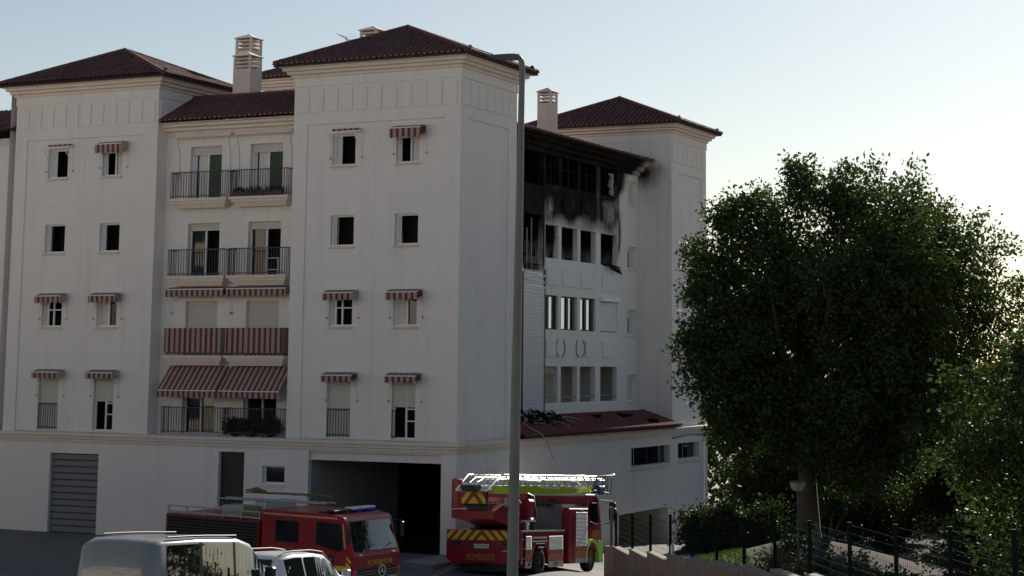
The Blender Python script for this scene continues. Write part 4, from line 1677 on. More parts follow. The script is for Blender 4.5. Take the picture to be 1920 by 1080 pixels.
# rear body
o = MB()
o.prism([(1.25, 1.46), (-1.25, 1.46), (-1.25, 0.55), (-1.0, 0.36), (-0.55, 0.40), (0.0, 0.44), (0.55, 0.40), (1.0, 0.36), (1.25, 0.55)], 0, 0.0, 0.35)
o.build('rear_body', M['red'], LT)
o = MB()
o.box(0.35, 0.45, -1.2, 1.2, 0.5, 1.4)
o.box(0.2, 0.9, -0.8, 0.8, 0.15, 0.45)
o.build('rear_underframe', M['black'], LT)


def chevron(y0, y1, z0, z1, x, n, parent, sl=0.55):
    """diagonal yellow bars pointing up to the middle, 4 mm proud"""
    base = MB()
    base.box(x - 0.004, x, y0, y1, z0, z1)
    pb = base.build('chevron_board', M['red_tx'], parent)
    ym = (y0 + y1) / 2
    hw = (y1 - y0) / 2
    H = (z1 - z0) * sl

    def clip(poly, lim, keep_less):
        out = []
        for (a, b) in zip(poly, poly[1:] + poly[:1]):
            ia, ib = (a[0] <= lim) == keep_less or a[0] == lim, (b[0] <= lim) == keep_less or b[0] == lim
            if ia:
                out.append(a)
            if ia != ib:
                t = (lim - a[0]) / (b[0] - a[0])
                out.append((lim, a[1] + (b[1] - a[1]) * t))
        return out
    for sg in (-1, 1):
        for i in range(int((hw + H) / n) + 1):
            c0, c1 = i * n + 0.02, i * n + 0.02 + n * 0.52
            q = clip(clip([(c0, z0), (c1, z0), (c1 - H, z1), (c0 - H, z1)], 0.0, False), hw, True)
            if len(q) < 3:
                continue
            st = MB()
            st.prism([(ym + sg * u, z) for u, z in q], 0, x - 0.010, x - 0.004)
            st.build('chevron_stripe', M['yellow'], pb)
    return pb


chevron(-1.22, 1.22, 1.14, 1.44, 0.0, 0.30, LT, 0.95)
for (ya, yb, za, zb) in ((-0.30, 0.30, 0.85, 1.05), (0.70, 1.05, 0.95, 1.10), (-1.05, -0.70, 0.95, 1.10)):
    o = MB()
    o.box(-0.012, 0.0, ya, yb, za, zb)
    o.build('tail_recess', M['black'], LT)
for s in (-1, 1):
    o = MB()
    o.box(-0.03, 0.0, s * 0.98 - 0.07, s * 0.98 + 0.07, 0.60, 0.66)
    o.build('tail_lamp', M['redlens'], LT)
o = MB()
o.box(-0.022, -0.012, -0.26, 0.26, 0.88, 1.02)
pl = o.build('number_plate', M['plate'], LT)
RB = lambda y, z, x: basis((x, y, z), (0, -1, 0), (0, 0, 1))
text_mesh('0174 LDF', 0.085, M['black'], pl, 'plate_lettering', RB(0, 0.95, -0.024), 0.42)
text_mesh('BOMBEROS', 0.20, M['orange'], LT, 'lettering', RB(0.03, 0.61, -0.006), 0.98)
o = MB()
o.box(-0.10, 0.0, -1.1, -0.78, 0.78, 0.82)
o.build('tow_step', M['alu'], LT)

# right-hand and left-hand lockers
for s in (-1, 1):
    y0, y1 = (-1.25, -0.9) if s < 0 else (0.9, 1.25)
    o = MB()
    # body with wheel arch
    arch = [(AX + 0.66 * math.cos(a), 0.44 + 0.66 * math.sin(a) * 1.0) for a in np.linspace(PI, 0, 9)]
    o.prism([(0.62, 1.40), (0.62, 0.28)] + [(p[0], max(0.28, p[1])) for p in arch] + [(3.95, 0.24), (3.95, 1.40)], 1, y0, y1)
    o.build('side_body', M['red'], LT)
    ys_ = -1.25 if s < 0 else 1.25
    yo = lambda t: ys_ + s * t
    for (xa, xb, za, zb) in ((0.68, 1.14, 0.84, 1.27), (2.64, 3.87, 0.81, 1.26)):
        o = MB()
        n_ = 12
        for k in range(n_):
            z_ = za + (zb - za) * k / n_
            dz = (zb - za) / n_
            o.prism(sorted([(yo(0.0), z_), (yo(0.014), z_ + dz * .5), (yo(0.0), z_ + dz * .98)], key=lambda q: q[1]), 0, xa, xb)
        o.build('locker_shutter', M['shutter'], LT)
    # orange-red check band and pale skirt
    for (xa, xb, za, zb, nx_) in ((0.66, 1.16, 0.48, 0.82, 3), (2.62, 3.90, 0.47, 0.78, 5)):
        o = MB()
        o.box(xa, xb, min(yo(0), yo(.005)), max(yo(0), yo(.005)), za, zb)
        bnd = o.build('check_band', M['orange_chk'], LT)
        wq = (xb - xa) / (nx_ * 2)
        hq = (zb - za) / 4
        for r_ in range(2):
            for c_ in range(nx_):
                x_ = xa + wq * (2 * c_ + 0.3 + (0.9 if r_ else 0.0))
                z_ = za + hq * (0.25 + 2 * (1 - r_))
                q = MB()
                q.box(x_, min(xb, x_ + wq * 0.75), min(yo(.005), yo(.010)), max(yo(.005), yo(.010)), z_, z_ + hq * 1.5)
                q.build('check_square', M['red_tx'], bnd)
        q = MB()
        q.box(xa, xb, min(yo(0), yo(.006)), max(yo(0), yo(.006)), za - 0.22, za - 0.02)
        sk = q.build('skirt_panel', M['shutter'], LT)
        q = MB()
        for j in range(4):
            xq = xa + (xb - xa) * (0.38 + 0.08 * j)
            q.box(xq, xq + 0.06, min(yo(.006), yo(.010)), max(yo(.006), yo(.010)), za - 0.15 + 0.01 * j, za - 0.08 + 0.01 * (j % 2))
        q.build('skirt_emblem', M['fence'], sk)
    # illegible two-line white lettering
    o = MB()
    for (z_, h_, n_, xa, xb) in ((1.19, 0.05, 9, 1.30, 2.48), (1.08, 0.035, 12, 1.24, 2.56), (1.01, 0.03, 8, 1.55, 2.3)):
        for k in range(n_):
            x_ = xa + (xb - xa) * k / n_
            o.box(x_, x_ + (xb - xa) / n_ * 0.85, min(yo(0), yo(.004)), max(yo(0), yo(.004)), z_, z_ + h_)
    o.build('small_lettering', M['white'], LT)
    o = MB()
    o.box(AX - 0.22, AX + 0.2, min(yo(0), yo(.05)), max(yo(0), yo(.05)), 0.88, 0.93)
    o.build('marker_lamp', M['clear'], LT)
    # silver edge of the deck
    o = MB()
    o.box(0.40, 4.05, min(yo(.01), yo(-.1)), max(yo(.01), yo(-.1)), 1.402, 1.45)
    o.build('deck_edge', M['chrome'], LT)
    # steps at the rear corner
    o = MB()
    for z_ in (0.55, 0.85, 1.15):
        o.box(0.36, 0.60, min(yo(0), yo(-.2)), max(yo(0), yo(-.2)), z_, z_ + 0.03)
    o.box(0.37, 0.41, min(yo(0), yo(-.04)), max(yo(0), yo(-.04)), 0.4, 1.4)
    o.build('step', M['alu'], LT)
o = MB()
o.box(0.4, 4.1, -1.15, 1.15, 1.34, 1.40)
o.build('deck', M['alu'], LT)
# gap and tall cabinets behind the cab
o = MB()
o.box(3.98, 4.40, -1.08, 1.08, 0.4, 1.33)
o.box(4.40, 6.31, -0.995, 0.995, 0.45, 2.30)
o.build('pump_bay', M['grey'], LT)
for s in (-1, 1):
    y0, y1 = (-1.25, -1.0) if s < 0 else (1.0, 1.25)
    ys_ = -1.25 if s < 0 else 1.25
    yo = lambda t: ys_ + s * t
    o = MB()
    o.cbox(4.45, 6.30, y0, y1, 0.32, 2.18, 0.04)
    cb = o.build('tall_locker', M['red'], LT)
    o = MB()
    o.box(4.50, 6.28, y0 + 0.02, y1 - 0.02, 2.181, 2.225)
    o.build('locker_top', M['chrome'], cb)
    o = MB()
    n_ = 26
    for k in range(n_):
        za = 0.88 + (2.04 - 0.88) * k / n_
        dz = (2.04 - 0.88) / n_
        o.prism([(yo(0.0), za), (yo(0.016), za + dz * .5), (yo(0.0), za + dz * .98)], 0, 5.08, 6.16)
    o.build('locker_shutter', M['shutter'], cb)
    o = MB()
    o.box(5.05, 6.2, min(yo(0), yo(.005)), max(yo(0), yo(.005)), 0.52, 0.86)
    bnd = o.build('check_band', M['orange_chk'], LT)
    for r_ in range(2):
        for c_ in range(4):
            q = MB()
            x_ = 5.1 + 0.28 * c_ + (0.14 if r_ else 0)
            q.box(x_, min(6.2, x_ + 0.11), min(yo(.005), yo(.01)), max(yo(.005), yo(.01)), 0.55 + 0.16 * (1 - r_), 0.67 + 0.16 * (1 - r_))
            q.build('check_square', M['red_tx'], bnd)
    o = MB()
    o.box(5.05, 6.2, min(yo(0), yo(.006)), max(yo(0), yo(.006)), 0.33, 0.50)
    o.build('skirt_panel', M['shutter'], LT)
    o = MB()
    o.box(5.4, 5.8, min(yo(0), yo(.01)), max(yo(0), yo(.01)), 2.08, 2.12)
    o.build('marker_lamp', M['clear'], LT)
# grey equipment cabinet across the deck, rail with lamps above
o = MB()
o.cbox(2.6, 4.38, 0.55, 1.15, 1.41, 2.0, 0.03)
o.build('deck_cabinet', M['grey'], LT)
o = MB()
o.tube([(2.0, -0.55, 2.33), (4.5, -0.55, 2.30)], 0.05, 6)
for k in range(5):
    o.box(2.2 + k * 0.5, 2.42 + k * 0.5, -0.66, -0.45, 2.24, 2.33 + 0.06 * (k % 2))
o.box(4.4, 5.2, -0.5, 0.5, 2.18, 2.45)
o.build('ladder_cradle', M['black'], LT)
o = MB()
o.tube([(1.25, -1.05, 1.46), (1.25, -1.05, 1.62)], 0.05, 8)
o.lathe([(0.05, 0), (0.07, 0.03), (0.07, 0.1), (0.0, 0.13)], (1.25, -1.05, 1.62), 2, 10)
o.build('hydrant_cap', M['clear'], LT)
# cab
o = MB()
cabp = [(6.32, 0.62), (7.62, 0.62), (7.70, 1.1), (7.66, 1.62), (7.42, 2.40), (7.25, 2.55), (6.32, 2.58)]
arch = [(AX + 4.76 + 0.60 * math.cos(a), 0.5 + 0.60 * math.sin(a)) for a in np.linspace(0, PI, 9)]
o.prism([(6.32, 0.62), (6.36, 1.10), (6.9, 1.12), (7.25, 1.0), (7.5, 0.62), (7.62, 0.62)][:0] + cabp, 1, -1.2, 1.2)
cab = o.build('cab', M['red'], LT)
for s in (-1, 1):
    ys_ = s * 1.2
    g = MB()
    q = [(6.50, 1.72), (7.20, 1.60), (7.36, 1.72), (7.20, 2.34), (6.52, 2.36)]
    g.prism(q, 1, min(ys_, ys_ + s * .008), max(ys_, ys_ + s * .008))
    g.build('side_window', M['carglass'] if s > 0 else M['glass'], cab)
    g = MB()
    g.tube([(x_, ys_ + s * 0.01, z_) for x_, z_ in q + q[:1]], 0.022, 5)
    g.build('window_seal', M['black'], cab)
    g = MB()
    for k in range(4):
        g.box(6.75 + k * 0.2, 6.86 + k * 0.2, min(ys_, ys_ + s * .006), max(ys_, ys_ + s * .006), 1.18, 1.42)
    g.build('check_square', M['orange'], cab)
    # yellow reflective edging
    g = MB()
    g.box(6.335, 6.37, min(ys_, ys_ + s * .006), max(ys_, ys_ + s * .006), 1.2, 2.5)
    g.build('edge_strip', M['orange_chk'], cab)
    # fender
    g = MB()
    n_ = 10
    cx_ = AX + 4.76
    ang = np.linspace(-0.25, PI + 0.25, n_ + 1)
    for k in range(n_):
        a, b = ang[k], ang[k + 1]
        P = lambda t, r_, y_: (cx_ + r_ * math.cos(t) * 1.12, y_, 0.50 + r_ * math.sin(t))
        ya, yb = s * 0.92, s * 1.28
        r0_, r1_ = 0.52, 0.62
        g.quad(P(a, r1_, ya), P(b, r1_, ya), P(b, r1_, yb), P(a, r1_, yb))
        g.quad(P(a, r0_, yb), P(b, r0_, yb), P(b, r1_, yb), P(a, r1_, yb))
        g.quad(P(a, r0_, ya), P(b, r0_, ya), P(b, r0_, yb), P(a, r0_, yb))
    g.box(cx_ + 0.66, cx_ + 1.0, min(s * 0.9, s * 1.27), max(s * 0.9, s * 1.27), 0.30, 1.05)
    g.build('fender', M['lime2'], LT)
    # mirrors
    g = MB()
    g.tube([(7.45, s * 1.22, 2.45), (7.9, s * 1.42, 2.44), (8.05, s * 1.50, 2.40)], 0.018, 5)
    g.tube([(7.5, s * 1.22, 1.62), (7.9, s * 1.42, 1.66), (8.05, s * 1.50, 1.74)], 0.018, 5)
    mo = g.build('mirror_arm', M['black'], cab)
    g = MB()
    g.cbox(7.98, 8.12, s * 1.50 - 0.13, s * 1.50 + 0.13, 1.75, 2.18, 0.03)
    g.cbox(7.98, 8.10, s * 1.50 - 0.12, s * 1.50 + 0.12, 2.20, 2.38, 0.03)
    g.build('mirror', M['black'], mo)
g = MB()
g.quad((7.665, -1.05, 1.66), (7.665, 1.05, 1.66), (7.435, 1.0, 2.38), (7.435, -1.0, 2.38))
g.build('windscreen', M['screen'], cab)
g = MB()
g.cbox(6.30, 7.3, -1.15, 1.15, 2.58, 2.66, 0.03)
g.build('cab_roof', M['carwhite'], cab)
g = MB()
g.prism([(7.2, 2.60), (7.55, 2.42), (7.58, 2.48), (7.24, 2.68)], 1, -1.22, 1.22)
g.build('sun_visor', M['carwhite'], cab)
# turntable
o = MB()
o.lathe([(0.75, 1.41), (0.75, 1.50), (0.62, 1.52), (0.62, 1.72)], (0.9, 0, 0), 2, 24)
o.build('turntable_ring', M['black'], LT)
o = MB()
o.prism([(-1.05, 2.05), (-1.05, 1.80), (-0.55, 1.72), (0.2, 1.60), (1.75, 1.60), (1.85, 2.0), (1.85, 2.6), (0.6, 2.62), (-0.1, 2.30)], 1, -0.62, 0.62)
o.build('turret', M['red'], LT)
o = MB()
o.prism([(-1.0, 1.82), (0.75, 1.76), (0.75, 2.12), (-1.0, 2.10)], 1, 0.62, 1.24)
o.build('turret_platform', M['red'], LT)
o = MB()
o.prism([(-0.95, 2.12), (-0.95, 3.02), (-0.75, 3.08), (0.2, 3.05), (0.2, 2.12)], 1, 1.02, 1.20)
sh = o.build('control_shield', M['red'], LT)
o = MB()
o.prism([(1.20, 2.12), (0.78, 2.12), (0.84, 3.0), (1.16, 3.05)], 0, -0.97, -0.93)
fp = o.build('shield_board', M['red'], sh)
text_mesh('BOMBEROS', 0.12, M['orange'], fp, 'lettering', basis((-0.974, 1.06, 2.58), (0, 0.0, -1), (0, -1, 0)), 0.80)
o = MB()
o.box(-1.0, 0.4, 0.70, 1.23, 2.10, 2.13)
o.build('platform_edge', M['alu'], LT)
o = MB()
o.box(-0.9, 0.4, 0.0, 0.80, 1.98, 2.28)
o.build('boom_foot', M['black'], LT)
# operator seat on the right
o = MB()
o.cbox(1.25, 1.72, -1.12, -0.66, 1.78, 2.44, 0.06)
se = o.build('operator_seat', M['red'], LT)
o = MB()
o.box(1.2, 1.75, -1.15, -0.66, 1.72, 1.775)
o.build('seat_base', M['chrome'], se)
o = MB()
o.tube([(1.95, -0.95, 1.45), (1.95, -0.98, 2.0), (1.9, -0.92, 2.5), (1.75, -0.7, 2.66)], [0.06, 0.11, 0.11, 0.06], 8)
o.build('hose_bundle', M['black'], LT)
o = MB()
o.tube([(0.35, -0.64, 2.55), (0.75, -0.66, 2.42), (1.0, -0.66, 2.30)], 0.04, 6)
o.tube([(0.0, -0.64, 1.95), (0.12, -0.68, 2.02)], 0.05, 6)
o.box(-0.20, -0.02, -0.66, -0.62, 2.18, 2.46)
o.tube([(0.65, -0.64, 1.85), (0.75, -0.68, 2.05)], 0.07, 8)
o.build('hydraulic_fitting', M['alu'], LT)
UPB = chevron(0.0, 0.82, 2.28, 2.64, -1.10, 0.33, LT, 0.8)
o = MB()
o.box(-1.099, -0.9, 0.0, 0.82, 2.26, 2.66)
o.build('boom_end_board', M['black'], LT)
# ladder set
o = MB()
o.prism([(-0.95, 2.60), (-0.95, 2.83), (8.0, 2.93), (7.4, 2.74), (5.0, 2.63)], 1, -0.62, -0.55)
o.build('boom_side_plate', M['lime'], LT)
o = MB()
o.prism([(-0.95, 2.60), (-0.95, 2.83), (8.0, 2.93), (7.4, 2.74), (5.0, 2.63)], 1, 0.55, 0.62)
o.build('boom_side_plate', M['lime'], LT)
o = MB()
o.box(2.9, 4.6, -0.632, -0.622, 2.80, 2.86)
o.box(5.2, 7.2, -0.632, -0.622, 2.84, 2.90)
o.build('boom_label', M['white'], LT)


def ladder_section(x0, x1, hw, zb, zt, r, name='ladder_section', rung=0.34):
    q = MB()
    tilt = 0.0115
    for s in (-1, 1):
        q.tube([(x0, s * hw, zb), (x0 + 0.9, s * hw, zt + 0.9 * tilt), (x1, s * hw, zt + (x1 - x0) * tilt)], r, 6)
        q.tube([(x0, s * hw, zb), (x1, s * hw, zb + (x1 - x0) * tilt)], r, 6)
        n_ = int((x1 - x0) / rung)
        for i in range(n_):
            xa = x0 + (x1 - x0) * i / n_
            xb = x0 + (x1 - x0) * (i + 1) / n_
            za = (xa - x0) * tilt
            if xa < x0 + 0.7:
                continue
            q.tube([(xa, s * hw, zb + za), (xb, s * hw, zt + za)] if i % 2 else [(xa, s * hw, zt + za), (xb, s * hw, zb + za)], r * 0.5, 4)
    n_ = int((x1 - x0) / rung)
    for i in range(n_ + 1):
        xa = x0 + (x1 - x0) * i / n_
        za = (xa - x0) * tilt
        q.tube([(xa, -hw, zb + za), (xa, hw, zb + za)], r * 0.6, 4)
    return q.build(name, M['chrome'], LT)


ladder_section(-1.25, 8.4, 0.56, 2.70, 3.17, 0.038)
ladder_section(-0.9, 9.2, 0.44, 2.78, 3.10, 0.032)
ladder_section(-0.6, 9.8, 0.33, 2.84, 3.05, 0.028)
o = MB()
o.tube([(0.6, -0.60, 3.19), (5.6, -0.60, 3.25), (9.7, -0.52, 3.31)], 0.042, 8)
o.tube([(0.6, -0.60, 3.02), (2.9, -0.62, 3.04)], 0.035, 8)
o.tube([(3.2, -0.64, 3.08), (6.2, -0.64, 3.12), (6.6, -0.62, 2.98)], 0.03, 8)
o.build('hand_rail', M['chrome'], LT)
# sloping rear guard
o = MB()
for s in (-0.78, -0.1, 0.56):
    pass
for i in range(9):
    y_ = 0.84 - 0.18 * i
    if y_ < -0.25:
        continue
    o.tube([(-1.40, y_, 2.66), (-0.75, y_ - 0.28, 3.2)], 0.012, 4)
for i in range(9):
    o.tube([(-1.40 + 0.08 * i, 0.84 - 0.035 * i, 2.66 + 0.067 * i), (-1.40 + 0.08 * i, -0.2 - 0.035 * i, 2.66 + 0.067 * i)], 0.012, 4)
o.build('ladder_guard', M['alu'], LT)
o = MB()
o.box(-1.60, -1.50, 0.12, 0.60, 2.86, 2.93)
o.build('reversing_lamp', M['clear'], LT)
o = MB()
o.box(-1.58, -1.2, 0.12, 0.62, 2.66, 2.85)
o.build('winch_box', M['black'], LT)
# folded rescue cage at the ladder head
o = MB()
for (xa, xb, ya, yb, za, zb) in ((8.0, 8.2, -0.6, 0.6, 2.75, 2.85), (9.1, 9.25, -0.6, 0.6, 2.7, 2.8)):
    o.box(xa, xb, ya, yb, za, zb)
for s in (-0.6, 0.6):
    o.tube([(7.9, s, 2.8), (8.3, s, 3.30), (10.1, s, 3.37)], 0.03, 6)
    for k in range(6):
        o.tube([(8.0 + 0.28 * k, s, 2.8), (8.2 + 0.28 * k, s * 0.9, 3.28)], 0.018, 4)
    o.tube([(8.0, s, 2.8), (9.5, s, 2.72)], 0.025, 6)
o.build('rescue_cage', M['grey'], LT)
o = MB()
o.cbox(8.4, 8.95, -0.66, -0.3, 2.66, 2.98, 0.05)
o.build('tool_bag', M['bluebundle'], LT)
o = MB()
for k, (dx, s) in enumerate(((10.15, -0.45), (9.95, -0.2))):
    o.tube([(dx, s, 3.38), (dx + 0.08, s, 3.0), (dx - 0.1, s, 2.66), (dx - 0.35, s, 2.62), (dx - 0.45, s, 3.0)], 0.014, 5)
o.tube([(7.2, -0.64, 2.72), (7.3, -0.66, 2.5), (7.7, -0.6, 2.85), (8.0, -0.6, 2.9)], 0.016, 5)
o.build('hanging_cable', M['black'], LT)
o = MB()
o.lathe([(0.0, 0.0), (0.08, 0.0), (0.10, 0.12), (0.06, 0.16), (0.0, 0.16)], (10.2, -0.5, 3.28), 2, 12)
o.build('head_pulley', M['chrome'], LT)

SHIFT = {'turret': -0.25, 'turret_platform': -0.62, 'control_shield': -0.55, 'platform_edge': -0.62, 'boom_foot': -0.6, 'boom_end_board': -0.6,
         'hydraulic_fitting': -0.25, 'ladder_guard': -0.6, 'winch_box': -0.6, 'reversing_lamp': -0.6, 'ladder_section': -0.2, 'boom_side_plate': -0.2,
         'boom_label': -0.2, 'hand_rail': -0.2, 'head_pulley': -0.2, 'rescue_cage': -0.2, 'tool_bag': -0.2, 'hanging_cable': -0.2}
for o in LT.children:
    k = o.name.split('.')[0]
    if k in SHIFT:
        o.location.y += SHIFT[k]
UPB.location.y -= 0.6

# ---- crew cab pumper
FE = thing('fire_engine', 'dark red crew cab fire engine with blue lamps and mirrored BOMBEROS lettering on its front', 'fire engine', mat=frame_m((1.787, -8.282, -0.477), -5.43, -0.76, -0.29))
for (x, y) in ((-1.25, -1.0), (-1.25, 1.0), (-5.3, -1.0), (-5.3, 1.0)):
    wheel(FE, x, y, 0.45, 0.3, 'alu')
o = MB()
o.box(-7.3, -0.2, -0.5, 0.5, 0.45, 0.8)
o.build('chassis', M['black'], FE)
CP = [(-3.42, 0.55), (-0.02, 0.55), (0.03, 0.95), (0.02, 1.35), (-0.02, 1.48), (-0.10, 1.70), (-0.30, 2.36), (-0.42, 2.47), (-0.75, 2.53), (-3.42, 2.53)]
st = []
for (hw, ins) in ((1.17, 0.05), (1.12, 0.0)):
    pass
o = MB()
n_ = len(CP)


def ring(hw, s):
    r_ = []
    cx_, cz_ = -1.7, 1.5
    for (x, z) in CP:
        r_.append((cx_ + (x - cx_) * s, hw, cz_ + (z - cz_) * s))
    return r_


rings = [ring(-1.17, 0.985), ring(-1.13, 1.0), ring(1.13, 1.0), ring(1.17, 0.985)]
v = [p for r_ in rings for p in r_]
f = [(a * n_ + i, a * n_ + (i + 1) % n_, (a + 1) * n_ + (i + 1) % n_, (a + 1) * n_ + i) for a in range(3) for i in range(n_)] + [tuple(range(n_))[::-1], tuple(range(3 * n_, 4 * n_))]
o.add(v, f)
ecab = o.build('cab', M['red'], FE)
g = MB()
g.add([(-0.015, -1.04, 1.50), (-0.015, 1.04, 1.50), (-0.095, 1.05, 1.72), (-0.285, 1.00, 2.33), (-0.285, -1.00, 2.33), (-0.095, -1.05, 1.72),
       (0.012, -0.5, 1.51), (0.012, 0.5, 1.51), (-0.06, 0.5, 1.73), (-0.255, 0.5, 2.34), (-0.255, -0.5, 2.34), (-0.06, -0.5, 1.73)],
      [(0, 6, 11, 5), (6, 7, 8, 11), (7, 1, 2, 8), (5, 11, 10, 4), (11, 8, 9, 10), (8, 2, 3, 9)], 0, True)
ws = g.build('windscreen', M['screen'], ecab)
g = MB()
g.tube([(0.03, -0.75, 1.50), (0.02, -0.45, 1.54), (-0.015, -0.1, 1.66)], 0.014, 5)
g.tube([(0.03, 0.05, 1.50), (0.02, 0.35, 1.54), (-0.015, 0.75, 1.66)], 0.014, 5)
g.build('wiper', M['black'], ws)
for s in (-1, 1):
    ys_ = s * 1.17
    for nm, q in (('side_window', [(-1.34, 1.66), (-0.55, 1.50), (-0.34, 1.56), (-0.46, 2.27), (-1.34, 2.30)]), ('rear_side_window', [(-2.86, 1.66), (-2.03, 1.66), (-2.03, 2.26), (-2.86, 2.26)])):
        g = MB()
        g.prism(q, 1, min(ys_, ys_ + s * .008), max(ys_, ys_ + s * .008))
        w_ = g.build(nm, M['glass'], ecab)
        g = MB()
        g.tube([(x_, ys_ + s * 0.008, z_) for x_, z_ in q + q[:1]], 0.018, 5)
        g.build('window_seal', M['black'], w_)
    g = MB()
    g.box(-3.35, -0.60, min(ys_, ys_ + s * .008), max(ys_, ys_ + s * .008), 2.40, 2.455)
    g.build('reflective_strip', M['orange_chk'], ecab)
    g = MB()
    g.prism([(-0.32, 1.60), (-0.25, 1.58), (-0.36, 2.28), (-0.42, 2.30)], 1, min(ys_, ys_ + s * .012), max(ys_, ys_ + s * .012))
    g.build('yellow_pillar_strip', M['orange_chk'], ecab)
    for (xa, xb) in ((-3.3, -2.4), (-2.2, -1.35), (-1.2, -1.0), (-0.62, -0.1)):
        g = MB()
        g.box(xa, xb, min(ys_, ys_ + s * .006), max(ys_, ys_ + s * .006), 0.94, 1.09)
        g.build('yellow_strip', M['yellow'], ecab)
    for k in range(3):
        g = MB()
        q = [(-0.24 + 0.09 * k - 0.09, 1.06 + 0.11 * k), (-0.24 + 0.09 * k + 0.02, 1.00 + 0.11 * k), (-0.04, 1.12 + 0.11 * k), (-0.10, 1.20 + 0.11 * k)]
        g.prism([(-0.23, 1.38 - 0.17 * k), (-0.23, 1.30 - 0.17 * k), (-0.06, 1.16 - 0.17 * k), (-0.06, 1.24 - 0.17 * k)], 1, min(ys_, ys_ + s * .007), max(ys_, ys_ + s * .007))
        g.build('yellow_strip', M['yellow'], ecab)
    g = MB()
    g.lathe([(0.15, 0.0), (0.15, 0.008 * s), (0.001, 0.008 * s)], (-0.82, ys_, 1.23), 1, 20)
    cr = g.build('door_crest', M['black'], ecab)
    g = MB()
    g.prism([(-0.89, 1.29), (-0.75, 1.29), (-0.75, 1.20), (-0.82, 1.12), (-0.89, 1.20)], 1, min(ys_ + s * .008, ys_ + s * .012), max(ys_ + s * .008, ys_ + s * .012))
    g.build('crest_shield', M['grey'], cr)
    g = MB()
    g.tube([(-0.30, s * 1.18, 2.28), (-0.05, s * 1.34, 2.26)], 0.014, 5)
    mo = g.build('mirror_arm', M['black'], ecab)
    g = MB()
    g.cbox(-0.10, 0.0, s * 1.33 - 0.07, s * 1.33 + 0.07, 1.78, 2.24, 0.025)
    g.build('mirror', M['black'], mo)
    g = MB()
    g.box(-1.28, -1.12, min(ys_, ys_ + s * .02), max(ys_, ys_ + s * .02), 1.36, 1.39)
    g.build('door_handle', M['black'], ecab)
text_mesh('112', 0.16, M['orange'], ecab, 'lettering', basis((-2.42, -1.174, 1.43), (1, 0, 0), (0, 0, 1)), 0.36)
g = MB()
g.tube([(-2.74, -1.176, 1.50), (-2.78, -1.176, 1.43), (-2.74, -1.176, 1.36)], 0.02, 5)
g.build('phone_mark', M['orange'], ecab)
text_mesh('BOMBEROS', 0.145, M['yellow'], ecab, 'lettering', basis((0.036, 0.12, 1.15), (0, 1, 0), (-0.05, 0, 1)), 1.22, mirror=True)
g = MB()
g.box(0.03, 0.06, -1.0, 1.0, 0.72, 0.98)
gr = g.build('grille', M['black'], ecab)
for k in range(3):
    q = MB()
    q.box(0.06, 0.075, -0.98, 0.98, 0.74 + 0.08 * k, 0.77 + 0.08 * k)
    q.build('grille_bar', M['grey'], gr)
# three-pointed badge in a ring
g = MB()
ringp = [(0.10, 0.16 + 0.165 * math.cos(a), 0.90 + 0.165 * math.sin(a)) for a in np.linspace(0, 2 * PI, 25)]
g.tube(ringp, 0.017, 6)
for k in range(3):
    a = PI / 2 + k * 2 * PI / 3
    g.tube([(0.10, 0.16, 0.90), (0.10, 0.16 + 0.155 * math.cos(a), 0.90 + 0.155 * math.sin(a))], [0.03, 0.006], 4)
g.build('badge', M['chrome'], ecab)
g = MB()
g.box(0.08, 0.09, 0.42, 0.94, 0.60, 0.72)
pl = g.build('number_plate', M['plate'], ecab)
text_mesh('5132 BKX', 0.07, M['black'], pl, 'plate_lettering', basis((0.092, 0.68, 0.66), (0, 1, 0), (0, 0, 1)), 0.42)
for s in (-1, 1):
    g = MB()
    g.cbox(-0.06, 0.055, s * 1.06 - 0.09, s * 1.06 + 0.09, 0.68, 0.98, 0.03)
    g.build('indicator_lamp', M['redlens'], ecab)
    g = MB()
    g.cbox(0.0, 0.05, s * 0.82 - 0.08, s * 0.82 + 0.08, 1.38, 1.42, 0.012)
    g.build('marker_lamp', M['clear'], ecab)
g = MB()
g.cbox(-0.2, 0.10, -1.15, 1.15, 0.38, 0.66, 0.04)
g.build('bumper', M['grey'], ecab)
# light bar
g = MB()
g.cbox(-1.12, -0.82, -0.15, 1.02, 2.60, 2.68, 0.02)
lb = g.build('light_bar', M['clear'], FE)
for (a, b) in ((0.10, 0.36), (0.56, 0.98)):
    q = MB()
    q.cbox(-1.10, -0.80, a, b, 2.535, 2.64, 0.02)
    q.build('blue_lamp', M['blue'], lb)
g = MB()
g.cbox(-1.12, -0.82, -1.02, -0.15, 2.56, 2.64, 0.02)
g.build('light_bar_foot', M['black'], lb)
g = MB()
g.cbox(-1.55, -1.05, -0.9, -0.3, 2.535, 2.58, 0.02)
g.build('roof_hatch', M['red'], ecab)
# rear body with pump bay and roof gear
o = MB()
o.box(-7.2, -3.5, -1.17, 1.17, 0.55, 2.20)
bd = o.build('rear_body', M['red'], FE)
for (xa, xb) in ((-4.5, -3.58), (-5.7, -4.6), (-7.1, -5.8)):
    o = MB()
    n_ = 16
    for k in range(n_):
        za = 0.7 + 1.44 * k / n_
        o.prism([(-1.17, za), (-1.19, za + 0.045), (-1.17, za + 0.088)], 0, xa - 0.03, xb + 0.03)
    o.build('locker_shutter', M['black'], bd)
o = MB()
o.box(-7.2, -3.5, -1.16, -1.08, 2.24, 2.29)
o.box(-7.2, -3.5, 1.08, 1.16, 2.24, 2.29)
o.box(-7.2, -3.5, -1.16, -1.10, 2.42, 2.46)
for k in range(6):
    o.box(-7.15 + k * 0.72, -7.11 + k * 0.72, -1.15, -1.11, 2.2, 2.46)
o.build('roof_rail', M['alu'], FE)
o = MB()
o.cbox(-3.9, -3.5, -0.95, 0.6, 2.22, 2.75, 0.03)
